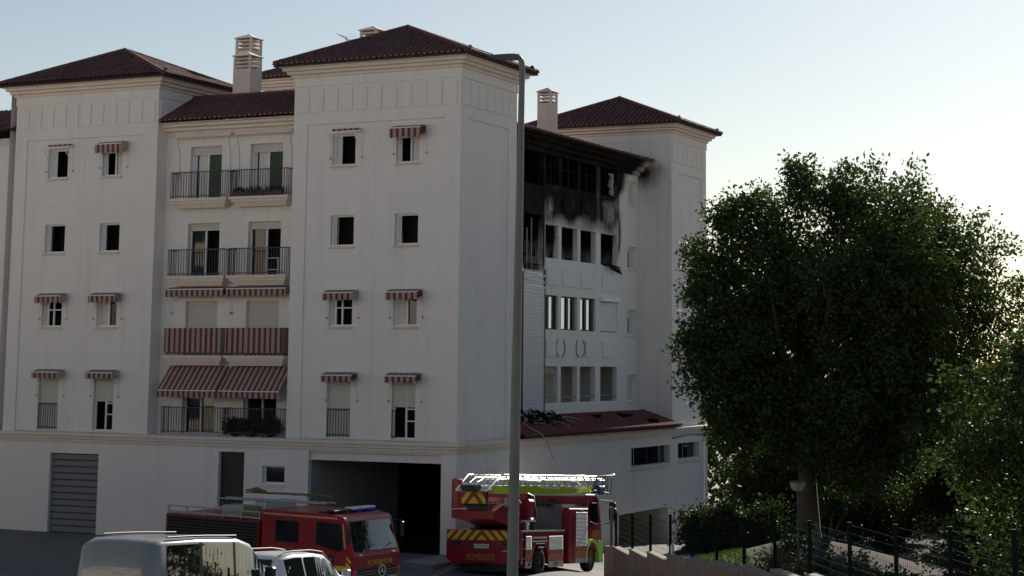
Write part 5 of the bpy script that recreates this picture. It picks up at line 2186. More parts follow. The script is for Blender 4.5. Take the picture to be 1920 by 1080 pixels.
o.cbox(-5.2, -4.3, -0.9, -0.2, 2.22, 2.55, 0.03)
o.build('roof_box', M['shutter'], FE)
o = MB()
for yy in (-0.95, -0.50):
    o.tube([(-5.4, yy, 2.74), (-1.2, yy, 2.80)], 0.028, 6)
for k in range(13):
    x_ = -5.2 + k * 0.31
    o.tube([(x_, -0.95, 2.742 + k * .0044), (x_, -0.50, 2.742 + k * .0044)], 0.018, 4)
o.build('roof_ladder', M['alu'], FE)
o = MB()
o.tube([(-4.9, -0.2, 2.90), (-1.5, -0.25, 2.97)], 0.02, 6)
o.tube([(-4.9, 0.15, 2.90), (-2.2, 0.1, 2.96)], 0.02, 6)
for k in range(6):
    x_ = -4.8 + k * 0.45
    o.tube([(x_, -0.2, 2.91), (x_, 0.15, 2.91)], 0.014, 4)
o.build('hook_ladder', M['hook'], FE)
o = MB()
o.tube([(-4.7, -0.4, 2.98), (-4.3, -0.38, 3.04), (-3.9, -0.4, 2.98)], [0.03, 0.07, 0.03], 8)
o.build('hose_roll', M['hook'], FE)
o = MB()
o.cbox(-4.2, -3.6, -1.14, -0.98, 2.3, 2.6, 0.03)
o.build('hose_basket', M['hook'], FE)


# ---- cars: lofted bodies
def car(name, label, mat, st, gl_ranges, paint='carwhite', group=None, rails=False, wheels=(0.8, 3.4)):
    """st: (x, z_low, z_belt, z_roof, half width belt, half width roof); x forward from the rear bumper"""
    root = thing(name, label, 'car', mat=mat, group=group)
    def ring(s):
        x, zl, zb, zr, wb, wr = s
        r_ = [(0.0, zl), (wb * 0.86, zl), (wb * 0.99, zl + 0.16), (wb, (zl + zb) / 2), (wb * 0.975, zb)]
        r_ += [(wr + (wb * 0.975 - wr) * 0.12, zr - 0.09), (wr * 0.93, zr - 0.02), (wr * 0.6, zr), (0.0, zr + 0.012)]
        return [(x, y, z) for y, z in r_]
    R_ = [ring(s) for s in st]
    k = len(R_[0])
    o = MB()
    for sgn in (1, -1):
        v = [(p[0], p[1] * sgn, p[2]) for r_ in R_ for p in r_]
        f = []
        for i in range(len(R_) - 1):
            for j in range(k - 1):
                q = (i * k + j, (i + 1) * k + j, (i + 1) * k + j + 1, i * k + j + 1)
                f.append(q if sgn < 0 else q[::-1])
        o.add(v, f, 0, True)
        o.add([(p[0], p[1] * sgn, p[2]) for p in R_[0]], [tuple(range(k))], 0, False)
        o.add([(p[0], p[1] * sgn, p[2]) for p in R_[-1]], [tuple(range(k))], 0, False)
    body = o.build('body', M[paint], root)

    def at(x, j):
        for a, b, ra, rb in zip(st, st[1:], R_, R_[1:]):
            if a[0] <= x <= b[0]:
                t = (x - a[0]) / max(1e-6, b[0] - a[0])
                return Vector(ra[j]).lerp(Vector(rb[j]), t)
        return Vector(R_[-1][j])
    for (xa, xb) in gl_ranges:
        for sgn in (1, -1):
            g = MB()
            n_ = 8
            pts = []
            for i in range(n_ + 1):
                x = xa + (xb - xa) * i / n_
                lo, hi = at(x, 4), at(x, 5)
                a, b = lo.lerp(hi, 0.04), lo.lerp(hi, 0.97)
                off = Vector((0, 0.006, 0.002))
                a, b = a + off, b + off
                pts.append(((a.x, a.y * sgn, a.z), (b.x, b.y * sgn, b.z)))
            for i in range(n_):
                g.quad(pts[i][0], pts[i + 1][0], pts[i + 1][1], pts[i][1])
            g.build('side_window', M['carglass'], body)
    if rails:
        for sgn in (1, -1):
            g = MB()
            x0_, x1_ = 0.35, 2.75
            pp = []
            for i in range(9):
                x = x0_ + (x1_ - x0_) * i / 8
                p = at(x, 6)
                pp.append((x, p.y * sgn * 0.97, p.z + 0.075 - (0.05 if i in (0, 8) else 0)))
            g.tube(pp, 0.02, 6)
            g.build('roof_rail', M['black'], body)
    for x in wheels:
        for s in (-1, 1):
            wheel(root, x, s * 0.80, 0.32, 0.2, 'alu')
    return root, body, at


SUVM = Matrix.Translation((3.22, -16.95, 0.13)) @ Matrix.Rotation(R(91), 4, 'Z') @ Matrix.Rotation(R(3.5), 4, 'Y')
suv, sb, sat = car('estate_car', 'white estate car with black roof rails parked in front of the fire engine', SUVM,
                   [(0.0, .40, .92, .95, .78, .66), (0.10, .30, .95, 1.30, .86, .62), (0.30, .28, .96, 1.54, .88, .64), (0.9, .26, .96, 1.60, .89, .66), (1.9, .25, .95, 1.60, .89, .66),
                    (2.45, .25, .94, 1.54, .89, .64), (2.85, .25, .93, 1.36, .89, .62), (3.30, .26, .92, 1.00, .88, .70), (3.9, .28, .84, .90, .86, .72), (4.25, .32, .70, .74, .78, .64), (4.35, .40, .60, .63, .66, .55)],
                   [(0.42, 1.25), (1.33, 2.2), (2.28, 2.95)], rails=True)
g = MB()
g.add([(0.035, -0.56, 0.99), (0.035, 0.56, 0.99), (0.20, 0.52, 1.46), (0.20, -0.52, 1.46)], [(0, 1, 2, 3)])
for p in range(1):
    pass
g.v = [(x - 0.035, y, z) for x, y, z in g.v]
g.build('rear_window', M['glass'], sb)
for s_ in (-1, 1):
    g = MB()
    g.cbox(2.92, 3.08, s_ * 1.02 - 0.10, s_ * 1.02 + 0.10, 0.98, 1.16, 0.03)
    g.build('wing_mirror', M['carwhite'], sb)

VANM = Matrix.Translation((8.52, -29.15, 1.46)) @ Matrix.Rotation(R(90), 4, 'Z') @ Matrix.Rotation(R(3.5), 4, 'Y')
van, vb, vat = car('compact_van', 'grey compact van parked nearest the camera at the left edge of the street', VANM,
                   [(0.0, .42, 1.0, 1.05, .80, .70), (0.08, .32, 1.05, 1.74, .86, .76), (0.4, .28, 1.05, 1.84, .88, .78), (1.5, .26, 1.04, 1.86, .89, .78), (2.8, .25, 1.03, 1.84, .89, .76),
                    (3.3, .25, 1.02, 1.72, .89, .74), (4.0, .26, 1.00, 1.12, .88, .74), (4.35, .30, .86, .95, .84, .70), (4.5, .40, .66, .70, .70, .6)],
                   [(0.5, 1.5), (1.6, 2.6), (2.68, 3.72)], paint='carsilver')
for sgn in (-1, 1):
    for (xa, xb) in ((1.5, 1.6), (2.6, 2.68)):
        g = MB()
        p0, p1, q0, q1 = vat(xa, 4), vat(xa, 5), vat(xb, 4), vat(xb, 5)
        g.quad(*[(p.x, (p.y + 0.007) * sgn, p.z) for p in (p0, q0, q1, p1)])
        g.build('window_pillar', M['black'], vb)
    for xx in (1.55, 2.72):
        g = MB()
        pts = [vat(xx, j) for j in (4, 3, 2)]
        g.tube([(p.x, (p.y + 0.002) * sgn, p.z) for p in pts], 0.008, 4)
        g.build('door_seam', M['black'], vb)
    g = MB()
    g.tube([(x_, vat(x_, 6).y * sgn, vat(x_, 6).z + 0.05) for x_ in (0.6, 1.2, 1.8, 2.4, 2.8)], 0.018, 6)
    g.build('roof_rail', M['black'], vb)
    g = MB()
    g.cbox(3.55, 3.70, sgn * 1.0 - 0.10, sgn * 1.0 + 0.10, 1.08, 1.28, 0.03)
    g.build('wing_mirror', M['black'], vb)
CARM = Matrix.Translation((19.6, -40.2, 2.80)) @ Matrix.Rotation(R(84), 4, 'Z') @ Matrix.Rotation(R(3.5), 4, 'Y')
wc, wb_, wat = car('hatchback_car', 'white car whose sunlit roof just peeks over the lower picture edge', CARM,
                   [(0.0, .40, .90, .93, .76, .64), (0.12, .30, .92, 1.16, .84, .62), (0.6, .28, .93, 1.38, .86, .62), (1.4, .26, .92, 1.43, .87, .62), (2.2, .25, .91, 1.40, .87, .62),
                    (2.9, .25, .90, 1.14, .87, .62), (3.2, .26, .89, .96, .86, .68), (3.8, .30, .78, .82, .82, .66), (3.95, .4, .60, .63, .7, .55)],
                   [(0.5, 1.4), (1.5, 2.6)])

# ------------------------------------------------------------------ street lamp
SL = thing('street_lamp', 'tall grey street lamp post with a flat lamp head standing before the building', 'street lamp', (15.57, -27.07, 1.75))
o = MB()
top = Vector((0.72, -1.12, 10.02))
top = Vector((0.16, -0.09, 10.17))
pts = [Vector((0, 0, 0)).lerp(top, t) for t in (0, 0.1, 0.3, 0.6, 0.9, 1.0)]
axl = Vector((-0.90, -0.43, 0)).normalized()
pts[-1] = top + Vector((0, 0, -0.16))
pts += [top + Vector((0, 0, -0.07)) + axl * 0.015, top + Vector((0, 0, -0.02)) + axl * 0.05, top + axl * 0.10]
o.tube(pts, [0.108, 0.103, 0.092, 0.076, 0.058, 0.054, 0.054, 0.052, 0.048], 14)
o.build('post', M['lamp_steel'], SL)
o = MB()
o.lathe([(0.20, 0.0), (0.20, 0.04), (0.13, 0.06), (0.13, 0.5), (0.112, 0.52)], (0, 0, 0), 2, 14)
o.build('base_sleeve', M['lamp_steel'], SL)
o = MB()
ax = Vector((-0.90, -0.43, 0)).normalized()
sd = Vector((-ax.y, ax.x, 0))
secs = [(0.05, 0.055, -0.045, 0.055), (0.14, 0.085, -0.05, 0.065), (0.26, 0.12, -0.045, 0.06), (0.42, 0.13, -0.02, 0.045), (0.55, 0.11, -0.005, 0.03), (0.64, 0.05, 0.005, 0.018)]
rings = []
for (d_, hw, zb, zt) in secs:
    c = top + ax * d_
    rings.append([c + sd * hw + Vector((0, 0, zb)), c + sd * hw * 0.9 + Vector((0, 0, zt * 0.75)), c + sd * hw * 0.3 + Vector((0, 0, zt)), c - sd * hw * 0.3 + Vector((0, 0, zt)),
                  c - sd * hw * 0.9 + Vector((0, 0, zt * 0.75)), c - sd * hw + Vector((0, 0, zb))])
v = [p for r_ in rings for p in r_]
f = [(i * 6 + j, i * 6 + (j + 1) % 6, (i + 1) * 6 + (j + 1) % 6, (i + 1) * 6 + j) for i in range(len(rings) - 1) for j in range(6)] + [tuple(range(6)), tuple(range((len(rings) - 1) * 6, len(rings) * 6))]
o.add(v, f, 0, False)
hd = o.build('lamp_head', M['lamp_head'], SL)
o = MB()
c0, c1 = top + ax * 0.18 + Vector((0, 0, -0.035)), top + ax * 0.55 + Vector((0, 0, 0.015))
o.quad(c0 + sd * 0.10, c0 - sd * 0.10, c1 - sd * 0.10, c1 + sd * 0.10)
o.build('lamp_lens', M['clear'], hd)

# ------------------------------------------------------------------ retaining wall and mesh fence
RW = thing('retaining_wall', 'stepped brown concrete wall with pale coping between the street and the garden', 'wall')
FN = thing('mesh_fence', 'dark green steel mesh fence on top of the stepped brown wall', 'fence')
dvec = Vector((1.522, -2.257, 0)).normalized()
nvec = Vector((-dvec.y, dvec.x, 0))
NP = 13
fp = [Vector((5.98 + 1.522 * k, -0.14 - 2.257 * k, 0.65 + 0.19 * k)) for k in range(NP)]
PSTM = MB().cbox(-0.036, 0.036, -0.036, 0.036, 0.0, 1.08, 0.008)
PSTM.box(-0.042, 0.042, -0.042, 0.042, 1.08, 1.10)
post0 = None
for k in range(NP):
    p = fp[k]
    if k < NP - 1:
        q = fp[k + 1]
        o = MB()
        h = 0.11
        a0, a1 = p - nvec * h, p + nvec * h
        b0, b1 = q - nvec * h, q + nvec * h
        zt, zb = p.z - 0.06, -1.3
        vv = [(a0.x, a0.y, zb), (b0.x, b0.y, zb), (b1.x, b1.y, zb), (a1.x, a1.y, zb), (a0.x, a0.y, zt), (b0.x, b0.y, zt), (b1.x, b1.y, zt), (a1.x, a1.y, zt)]
        sh_ = dvec * 0.008
        vv = [Vector(x_) + (sh_ if i_ % 4 in (0, 3) else -sh_) for i_, x_ in enumerate(vv)]
        o.add(vv, [(0, 1, 5, 4), (1, 2, 6, 5), (2, 3, 7, 6), (3, 0, 4, 7), (4, 5, 6, 7)])
        o.build('wall_bay', M['retain'], RW)
        o = MB()
        h2 = 0.125
        c = [p - nvec * h2 + dvec * 0.02, q - nvec * h2 - dvec * 0.10, q + nvec * h2 - dvec * 0.10, p + nvec * h2 + dvec * 0.02]
        vv = [(x_.x, x_.y, p.z - 0.059) for x_ in c] + [(x_.x, x_.y, p.z) for x_ in c]
        o.add(vv, [(0, 1, 5, 4), (1, 2, 6, 5), (2, 3, 7, 6), (3, 0, 4, 7), (4, 5, 6, 7), (3, 2, 1, 0)])
        o.build('coping', M['coping'], RW)
        # mesh panel between two posts
        o = MB()
        L = (q - p).length
        z0_ = p.z + 0.05
        flat_p, flat_d = Vector((p.x, p.y, 0)), Vector((q.x - p.x, q.y - p.y, 0)).normalized()
        L = Vector((q.x - p.x, q.y - p.y, 0)).length
        for i in range(7):
            z_ = z0_ + 0.02 + i * 0.16
            for d_ in (0.0,):
                o.tube([flat_p + flat_d * 0.06 + Vector((0, 0, z_ + d_)), flat_p + flat_d * (L - 0.06) + Vector((0, 0, z_ + d_))], 0.0038, 4)
        for i in range(1, 27):
            t = L * i / 27
            o.tube([flat_p + flat_d * t + Vector((0, 0, z0_)), flat_p + flat_d * t + Vector((0, 0, z0_ + 1.0))], 0.0026, 3)
        o.build('mesh_panel', M['fence'], FN)
    if post0 is None:
        post0 = PSTM.build('fence_post', M['fence'], FN)
        po = post0
    else:
        po = post0.copy()
        COL.objects.link(po)
    po.location = (p.x, p.y, p.z - 0.02)
    po.rotation_euler = (0, 0, math.atan2(dvec.y, dvec.x))
# end pier with its post
o = MB()
o.cbox(5.42, 5.74, 0.15, 0.48, -1.3, 0.60, 0.02)
o.build('end_pier', M['retain'], RW)
MP = thing('metal_post', 'slim grey metal post with a cable at the street end of the fence', 'post', (5.62, 0.32, 0.6))
o = MB()
o.tube([(0, 0, 0), (0, 0, 1.25)], 0.05, 8)
o.build('post', M['lamp_steel'], MP)
o = MB()
o.tube([(0.02, -0.05, 1.15), (0.2, -0.2, 0.7), (0.35, -0.4, 0.05)], 0.012, 5)
o.build('cable', M['black'], MP)
# bottle left on the coping
o = MB()
o.lathe([(0.0, 0.0), (0.052, 0.0), (0.055, 0.02), (0.055, 0.20), (0.045, 0.25), (0.02, 0.29), (0.02, 0.33), (0.0, 0.33)], (0, 0, 0), 2, 14)
o.build('plastic_bottle', M['plastic_white'], None, loc=(fp[3].x + 0.13, fp[3].y - 0.17, fp[3].z), label='white plastic bottle standing on the stepped wall beside a fence post', cat='bottle')

# kerb by the garage
o = MB()
o.prism([(-0.55, -0.25), (0.02, -0.25), (0.55, -0.25), (0.55, -0.02), (-0.55, 0.06)], 1, -2.6, -0.02)
o.build('kerb', M['concrete'], None, kind='structure')

# garden lamp
GL = thing('garden_lamp', 'slender garden lamp with a white bowl shade among the plants', 'garden lamp', (13.42, -4.2, 0.70))
o = MB()
o.tube([(0, 0, 0), (0, 0, 2.2)], [0.035, 0.025], 8)
o.build('post', M['lamp_head'], GL)
o = MB()
o.lathe([(0.03, 2.2), (0.10, 2.2), (0.17, 2.25), (0.215, 2.34), (0.23, 2.44)], (0, 0, 0), 2, 20)
o.build('lamp_shade', M['opal'], GL)
o = MB()
o.lathe([(0.24, 2.44), (0.25, 2.46), (0.12, 2.50), (0.001, 2.51)], (0, 0, 0), 2, 20)
for k in range(4):
    a = k * PI / 2 + 0.4
    o.tube([(0.02, 0, 2.2), (0.19 * math.cos(a), 0.19 * math.sin(a), 2.27), (0.238 * math.cos(a), 0.238 * math.sin(a), 2.45)], 0.012, 4)
o.build('lamp_cap', M['lamp_head'], GL)


# ------------------------------------------------------------------ vegetation
def leaves(lobes, n, size, seed, clump=24, spread=0.32, shell=0.55, flat=0.8):
    """many small folded leaves in clumps through a set of ellipsoid lobes"""
    g = np.random.default_rng(seed)
    L = np.array(lobes, float)
    vol = L[:, 3] * L[:, 4] * L[:, 5]
    vol = vol ** 0.75
    nc = max(1, n // clump)
    idx = g.choice(len(L), nc, p=vol / vol.sum())
    d = g.normal(size=(nc, 3))
    d /= np.linalg.norm(d, axis=1, keepdims=True)
    r = shell + (1.04 - shell) * g.random(nc) ** 0.7
    c = L[idx, :3] + d * r[:, None] * L[idx, 3:6]
    outd = d.copy()
    tone_l = g.random(len(L))
    tone_c = 0.65 * tone_l[idx] + 0.35 * g.random(nc)
    p = np.repeat(c, clump, 0) + g.normal(size=(nc * clump, 3)) * spread * np.array([1, 1, flat])
    od = np.repeat(outd, clump, 0)
    N = len(p)
    a = od * 0.6 + g.normal(size=(N, 3)) * 0.7 + np.array([0, 0, -0.15])
    a /= np.linalg.norm(a, axis=1, keepdims=True)
    b = np.cross(a, g.normal(size=(N, 3)))
    b /= np.linalg.norm(b, axis=1, keepdims=True) + 1e-9
    s = size * (0.6 + 0.8 * g.random(N))[:, None]
    nn = np.cross(a, b)
    v = np.stack([p, p + a * s * 0.5 + b * s * 0.28 + nn * s * 0.08, p + a * s, p + a * s * 0.5 - b * s * 0.28 + nn * s * 0.08], 1).reshape(-1, 3)
    f = np.arange(N * 4).reshape(-1, 4)
    tone = np.repeat(np.clip(np.repeat(tone_c, clump) * 0.7 + g.random(N) * 0.3, 0, 1), 4)
    return v, f, tone


def bumpy(lobes, seed, per=13, f=0.30, add=0.22):
    """branch pads: small lobes scattered over the surface of the big ones, tips drawn upward"""
    g = np.random.default_rng(seed)
    out = []
    for (x, y, z, a, b, c) in lobes:
        n_ = max(4, int(per * min(1.6, a / 1.5)))
        for k in range(n_):
            d = g.normal(size=3)
            d /= np.linalg.norm(d)
            q = g.uniform(0.62, 1.04)
            r_ = (f * a + add) * g.uniform(0.55, 1.15)
            out.append((x + d[0] * a * q, y + d[1] * b * q, z + d[2] * c * q, r_, r_, r_ * g.uniform(0.8, 1.45)))
        out.append((x, y, z, a * 0.72, b * 0.72, c * 0.72))
        for k in range(3):      # young shoots standing out of the crown
            d = g.normal(size=3)
            d[2] = abs(d[2]) * 0.8
            d /= np.linalg.norm(d)
            out.append((x + d[0] * a * 1.1, y + d[1] * b * 1.1, z + d[2] * c * 1.12, 0.13, 0.13, 0.42))
    return out


def limbs(base, h, r, seed, spread=2.5, n=7, fork=0.38):
    g = random.Random(seed)
    o = MB()
    b = Vector(base)
    top = b + Vector((g.uniform(-.3, .3), g.uniform(-.3, .3), h * fork))
    o.tube([b - Vector((0, 0, 0.2)), b + Vector((0, 0, 0.25)), b.lerp(top, 0.5) + Vector((g.uniform(-.1, .1), g.uniform(-.1, .1), 0)), top], [r * 1.5, r * 1.08, r * 0.9, r * 0.75], 12)
    for k in range(n):
        a = 2 * PI * k / n + g.uniform(-.3, .3)
        e = top + Vector((math.cos(a) * spread * g.uniform(.5, 1), math.sin(a) * spread * g.uniform(.5, 1), h * g.uniform(.22, .52)))
        md = top.lerp(e, 0.5) + Vector((math.cos(a) * .3, math.sin(a) * .3, -0.15))
        o.tube([top - Vector((0, 0, 0.15)), md, e], [r * 0.5, r * 0.3, r * 0.08], 7)
    return o


def tree(name, label, base, h, r, lobes, n, size, seed, mat='leaf', group=None, spread=2.5, clump=24, sp=0.3, shell=0.55, fork=0.38):
    t = thing(name, label, 'tree', base, 0, group)
    limbs((0, 0, 0), h, r, seed, spread, fork=fork).build('trunk', M['bark'], t)
    v, f, tone = leaves(lobes, n, size, seed, clump, sp, shell)
    mesh_np('crown', v, f, M[mat], t, tone)
    return t


FICUS = [(-0.5, 0, 7.6, 3.6), (1.8, 0.5, 8.8, 3.8), (-1.7, -0.5, 8.8, 2.3), (-2.3, -1.0, 6.5, 2.2), (-3.0, -0.6, 8.0, 1.6), (-3.6, -1.2, 6.9, 1.3), (-3.4, -0.5, 9.6, 1.0),
         (-4.0, -0.8, 8.8, 0.85), (-4.2, -1.4, 7.2, 0.75), (-3.8, -1.5, 5.5, 0.9), (-3.1, -1.2, 4.3, 0.9), (-4.0, -0.3, 10.2, 0.55), (-3.25, 0.2, 11.4, 0.5), (-3.1, 0.2, 11.9, 0.32),
         (-2.1, 0, 11.2, 1.15), (-1.3, 0.3, 11.9, 1.1), (-0.4, 0.2, 12.5, 1.0), (-0.15, 0.2, 13.3, 0.45), (0.8, 0.5, 12.2, 1.1), (1.9, 0.8, 11.9, 1.3), (3.3, 1.2, 11.9, 1.5), (4.9, 1.5, 11.0, 1.9),
         (3.7, 1.0, 9.5, 3.8), (-0.5, -1.0, 4.2, 2.0), (-2.1, -1.0, 4.2, 1.5), (1.0, -0.6, 4.2, 2.4), (2.8, 0, 5.0, 2.8), (-2.8, -0.8, 3.5, 0.8), (5.6, 1.5, 7.0, 3.0)]
CR, CF = Vector((math.cos(yw), math.sin(yw), 0)), Vector((-math.sin(yw), math.cos(yw), 0))
FL = []
for (u, w, z, r) in FICUS:
    c = CR * u + CF * w
    FL.append((c.x * 0.85, c.y * 0.85, z * 0.85, r * 0.85, r * 0.85, r * 0.81))
tree('ficus_tree', 'huge dark evergreen tree with a dense crown filling the right side', (12.6, -0.4, 1.15), 11.0, 0.30, bumpy(FL, 9), 210000, 0.14, 3, clump=30, sp=0.17, shell=0.3)
tree('ficus_tree', 'small dark evergreen tree close behind the fence at the right margin', (22.6, -16.2, 0.5), 7.6, 0.2,
     bumpy([(0, 0, 4.6, 1.9, 1.9, 2.0), (1.2, 0.8, 5.8, 1.7, 1.7, 1.6), (0.6, 0.3, 2.8, 1.7, 1.7, 1.2), (2.2, 1.2, 4.2, 1.7, 1.7, 1.7)], 12), 42000, 0.14, 5, clump=26, sp=0.17, shell=0.3, spread=1.2)
tree('ficus_tree', 'dark evergreen tree at the far right edge behind the small one', (24.6, -9.6, 0.5), 8.6, 0.24,
     bumpy([(0, 0, 5.2, 2.2, 2.2, 2.4), (1.4, 0.8, 6.6, 1.9, 1.9, 1.8), (-0.8, 0.2, 3.2, 1.8, 1.8, 1.4), (2.2, 1.2, 4.2, 2.0, 2.0, 2.0)], 13), 42000, 0.15, 6, clump=26, sp=0.18, shell=0.3, spread=1.4)
# trees beyond the lower block
BGT = [(4.2, 31.5, 7.0, 'leaf_far', 'dark tree touching the far corner of the white lower block'), (8.2, 27.5, 7.2, 'leaf_far', 'bushy dark tree between the lower block and the garden lamp'),
       (12.5, 30.0, 8.5, 'leaf_far', 'tree seen behind the garden lamp and the big trunk'), (19.0, 34.0, 9.0, 'leaf_far', 'far tree beyond the big trunk to its right'),
       (7.0, 40.0, 8.5, 'leaf_far', 'farthest tree seen through the gap behind the shrubs')]
# street trees across the road, mirrored in the windows
for i, (x, y, h) in enumerate(((-22, -21, 7.5), (-14, -22.5, 8.0), (-6.5, -24, 7.0))):
    tree('street_tree', ('leftmost', 'middle one', 'rightmost')[i] + ' of three round street trees across the road, mirrored in the window panes', (x, y, 0.3), h, 0.2,
         [(0, 0, h * 0.62, h * 0.36, h * 0.36, h * 0.36), (h * 0.15, 0, h * 0.5, h * 0.26, h * 0.26, h * 0.24), (-h * 0.15, 0, h * 0.55, h * 0.26, h * 0.26, h * 0.24)],
         6500, 0.36, 60 + i, 'leaf_far', 'street trees across the road', spread=h * 0.2, clump=18, sp=0.34)
# trees beyond the lower block
for i, (x, y, h, mt_, lb) in enumerate(BGT):
    tree('background_tree', lb, (x, y, -1.6), h, 0.22,
         [(0, 0, h * 0.62, h * 0.27, h * 0.27, h * 0.34), (h * 0.14, -h * 0.1, h * 0.42, h * 0.22, h * 0.22, h * 0.24), (-h * 0.15, -h * 0.05, h * 0.46, h * 0.2, h * 0.2, h * 0.22), (0, 0, h * 0.22, h * 0.22, h * 0.22, h * 0.18)],
         9500, 0.34, 20 + i, mt_, 'trees beyond the garden', spread=h * 0.2, clump=18, sp=0.38)


DK = [(15.4, 8.0, -0.1, 4.8, 'dense dark small tree behind the big trunk to its right'), (18.6, 4.5, 0.1, 4.6, 'dense dark small tree at the right margin behind the fence bushes'), (17.8, 12.5, -0.2, 6.0, 'tallest dense dark small tree, between the big crown and the right margin'), (5.7, 17.6, -0.9, 5.6, 'dense dark small tree farthest back between the lower block and the garden'), (7.1, 13.0, -0.4, 5.2, 'dense dark small tree standing right of the white lower block corner'), (8.6, 10.2, -0.2, 4.9, 'dense dark small tree behind the broad shrub'), (11.6, 11.0, -0.2, 4.6, 'dense dark small tree behind the garden lamp')]
for i, (x, y, z, h, lb) in enumerate(DK):
    tree('small_tree', lb, (x, y, z), h, 0.13,
         bumpy([(0, 0, h * 0.62, h * 0.30, h * 0.30, h * 0.36), (h * 0.16, 0, h * 0.42, h * 0.24, h * 0.24, h * 0.26), (-h * 0.14, 0, h * 0.45, h * 0.22, h * 0.22, h * 0.26)], 50 + i, 12),
         22000, 0.14, 70 + i, 'shrubleaf', 'small dense trees behind the shrubs', spread=h * 0.2, clump=22, sp=0.17, shell=0.3)
gw = np.random.default_rng(77)
wood = [(x_, 52 + gw.uniform(-5, 5), 0.5 + gw.uniform(-1, 1.2), 4.2, 4.0, 4.4) for x_ in np.arange(-16, 48, 3.6)]
v, f, tone = leaves(wood, 34000, 0.5, 78, 18, 0.5, 0.4)
mesh_np('far_wood', v, f, M['leaf_far'], None, tone, kind='stuff')


def shrub(name, label, base, lobes, n, size, seed, mat='shrubleaf', group=None, cat='shrub', sp=0.16):
    base = (base[0], base[1], float(garden_z(base[0], base[1])) - 0.04)
    t = thing(name, label, cat, base, 0, group)
    o = MB()
    g = random.Random(seed)
    for k in range(6):
        a = k * PI / 3 + g.random()
        l = lobes[k % len(lobes)]
        o.tube([(0, 0, -0.1), (l[0] * 0.5 + 0.1 * math.cos(a), l[1] * 0.5 + 0.1 * math.sin(a), l[2] * 0.6), (l[0] + 0.3 * l[3] * math.cos(a), l[1] + 0.3 * l[4] * math.sin(a), l[2])], [0.05, 0.03, 0.01], 5)
    o.build('stem', M['bark'], t)
    lobes = bumpy(lobes, seed, 10, 0.28, 0.06)
    v, f, tone = leaves(lobes, n, size, seed, 18, sp, 0.3)
    mesh_np('foliage', v, f, M[mat], t, tone)
    return t


shrub('shrub', 'broad dark shrub in front of the right end of the white lower block', (7.9, 3.6, 0.15), [(-0.2, 0.4, 0.8, 1.0, 1.0, 0.75), (-0.8, 0.7, 0.85, 0.65, 0.65, 0.6), (0.5, 0.2, 0.7, 1.0, 0.9, 0.7)], 13000, 0.12, 40)
shrub('shrub', 'dark rounded shrub in the middle below the big crown', (9.3, 4.2, 0.15), [(0, 0, 0.9, 1.1, 1.1, 0.8), (0.7, 0.5, 0.8, 1.0, 1.0, 0.7)], 11000, 0.12, 41)
shrub('hedge', 'low loose dark hedge at the foot of the shrubs', (8.6, 3.0, 0.1), [(-1.3, 0.9, 0.3, 0.5, 0.5, 0.3), (-0.4, 0.5, 0.35, 0.6, 0.5, 0.42), (0.8, 0.5, 0.3, 0.7, 0.6, 0.34), (1.8, 1.2, 0.4, 0.6, 0.6, 0.45)], 9000, 0.10, 42, cat='hedge')
shrub('shrub', 'dark shrub right of the big tree trunk', (11.6, 6.2, 0.15), [(0, 0, 1.0, 0.9, 0.9, 0.9), (0.9, 0.5, 1.1, 1.0, 1.0, 0.95), (1.8, 0.8, 1.2, 1.1, 1.1, 1.0)], 10000, 0.12, 43)
shrub('shrub', 'sunlit light green bush left of the garden lamp post', (10.2, 9.2, 0.1), [(0, 0, 1.5, 0.8, 0.8, 0.8), (-0.5, 0.2, 0.9, 0.7, 0.7, 0.6)], 2600, 0.15, 44, 'leaf_light')
shrub('shrub', 'sunlit light green bush beyond the trunk to its right', (12.4, 11.0, 0.1), [(0, 0, 1.4, 0.9, 0.9, 0.8), (0.8, 0.2, 1.1, 0.8, 0.8, 0.7)], 2600, 0.15, 45, 'leaf_light')
shrub('low_plant', 'small pale leaved bush behind the right fence posts', (16.2, -8.6, 0.2), [(0, 0, 0.6, 0.6, 0.6, 0.5), (0.4, -0.3, 0.4, 0.5, 0.5, 0.35)], 1500, 0.10, 46, 'agave', cat='plant', sp=0.12)
shrub('shrub', 'dark bush behind the fence at the lower right corner', (17.6, -2.4, 0.3), [(0, 0, 0.9, 1.0, 1.0, 0.9), (1.3, 0.3, 1.1, 1.2, 1.2, 1.0), (2.8, 0.8, 1.2, 1.4, 1.4, 1.1)], 11000, 0.13, 47)
shrub('shrub', 'dark bush near the fence beyond the lower right corner', (20.5, -8.5, 0.3), [(0, 0, 0.9, 1.3, 1.3, 1.0), (1.8, 0.5, 1.1, 1.5, 1.5, 1.2), (3.4, 1.5, 1.2, 1.5, 1.5, 1.3)], 13000, 0.13, 48)


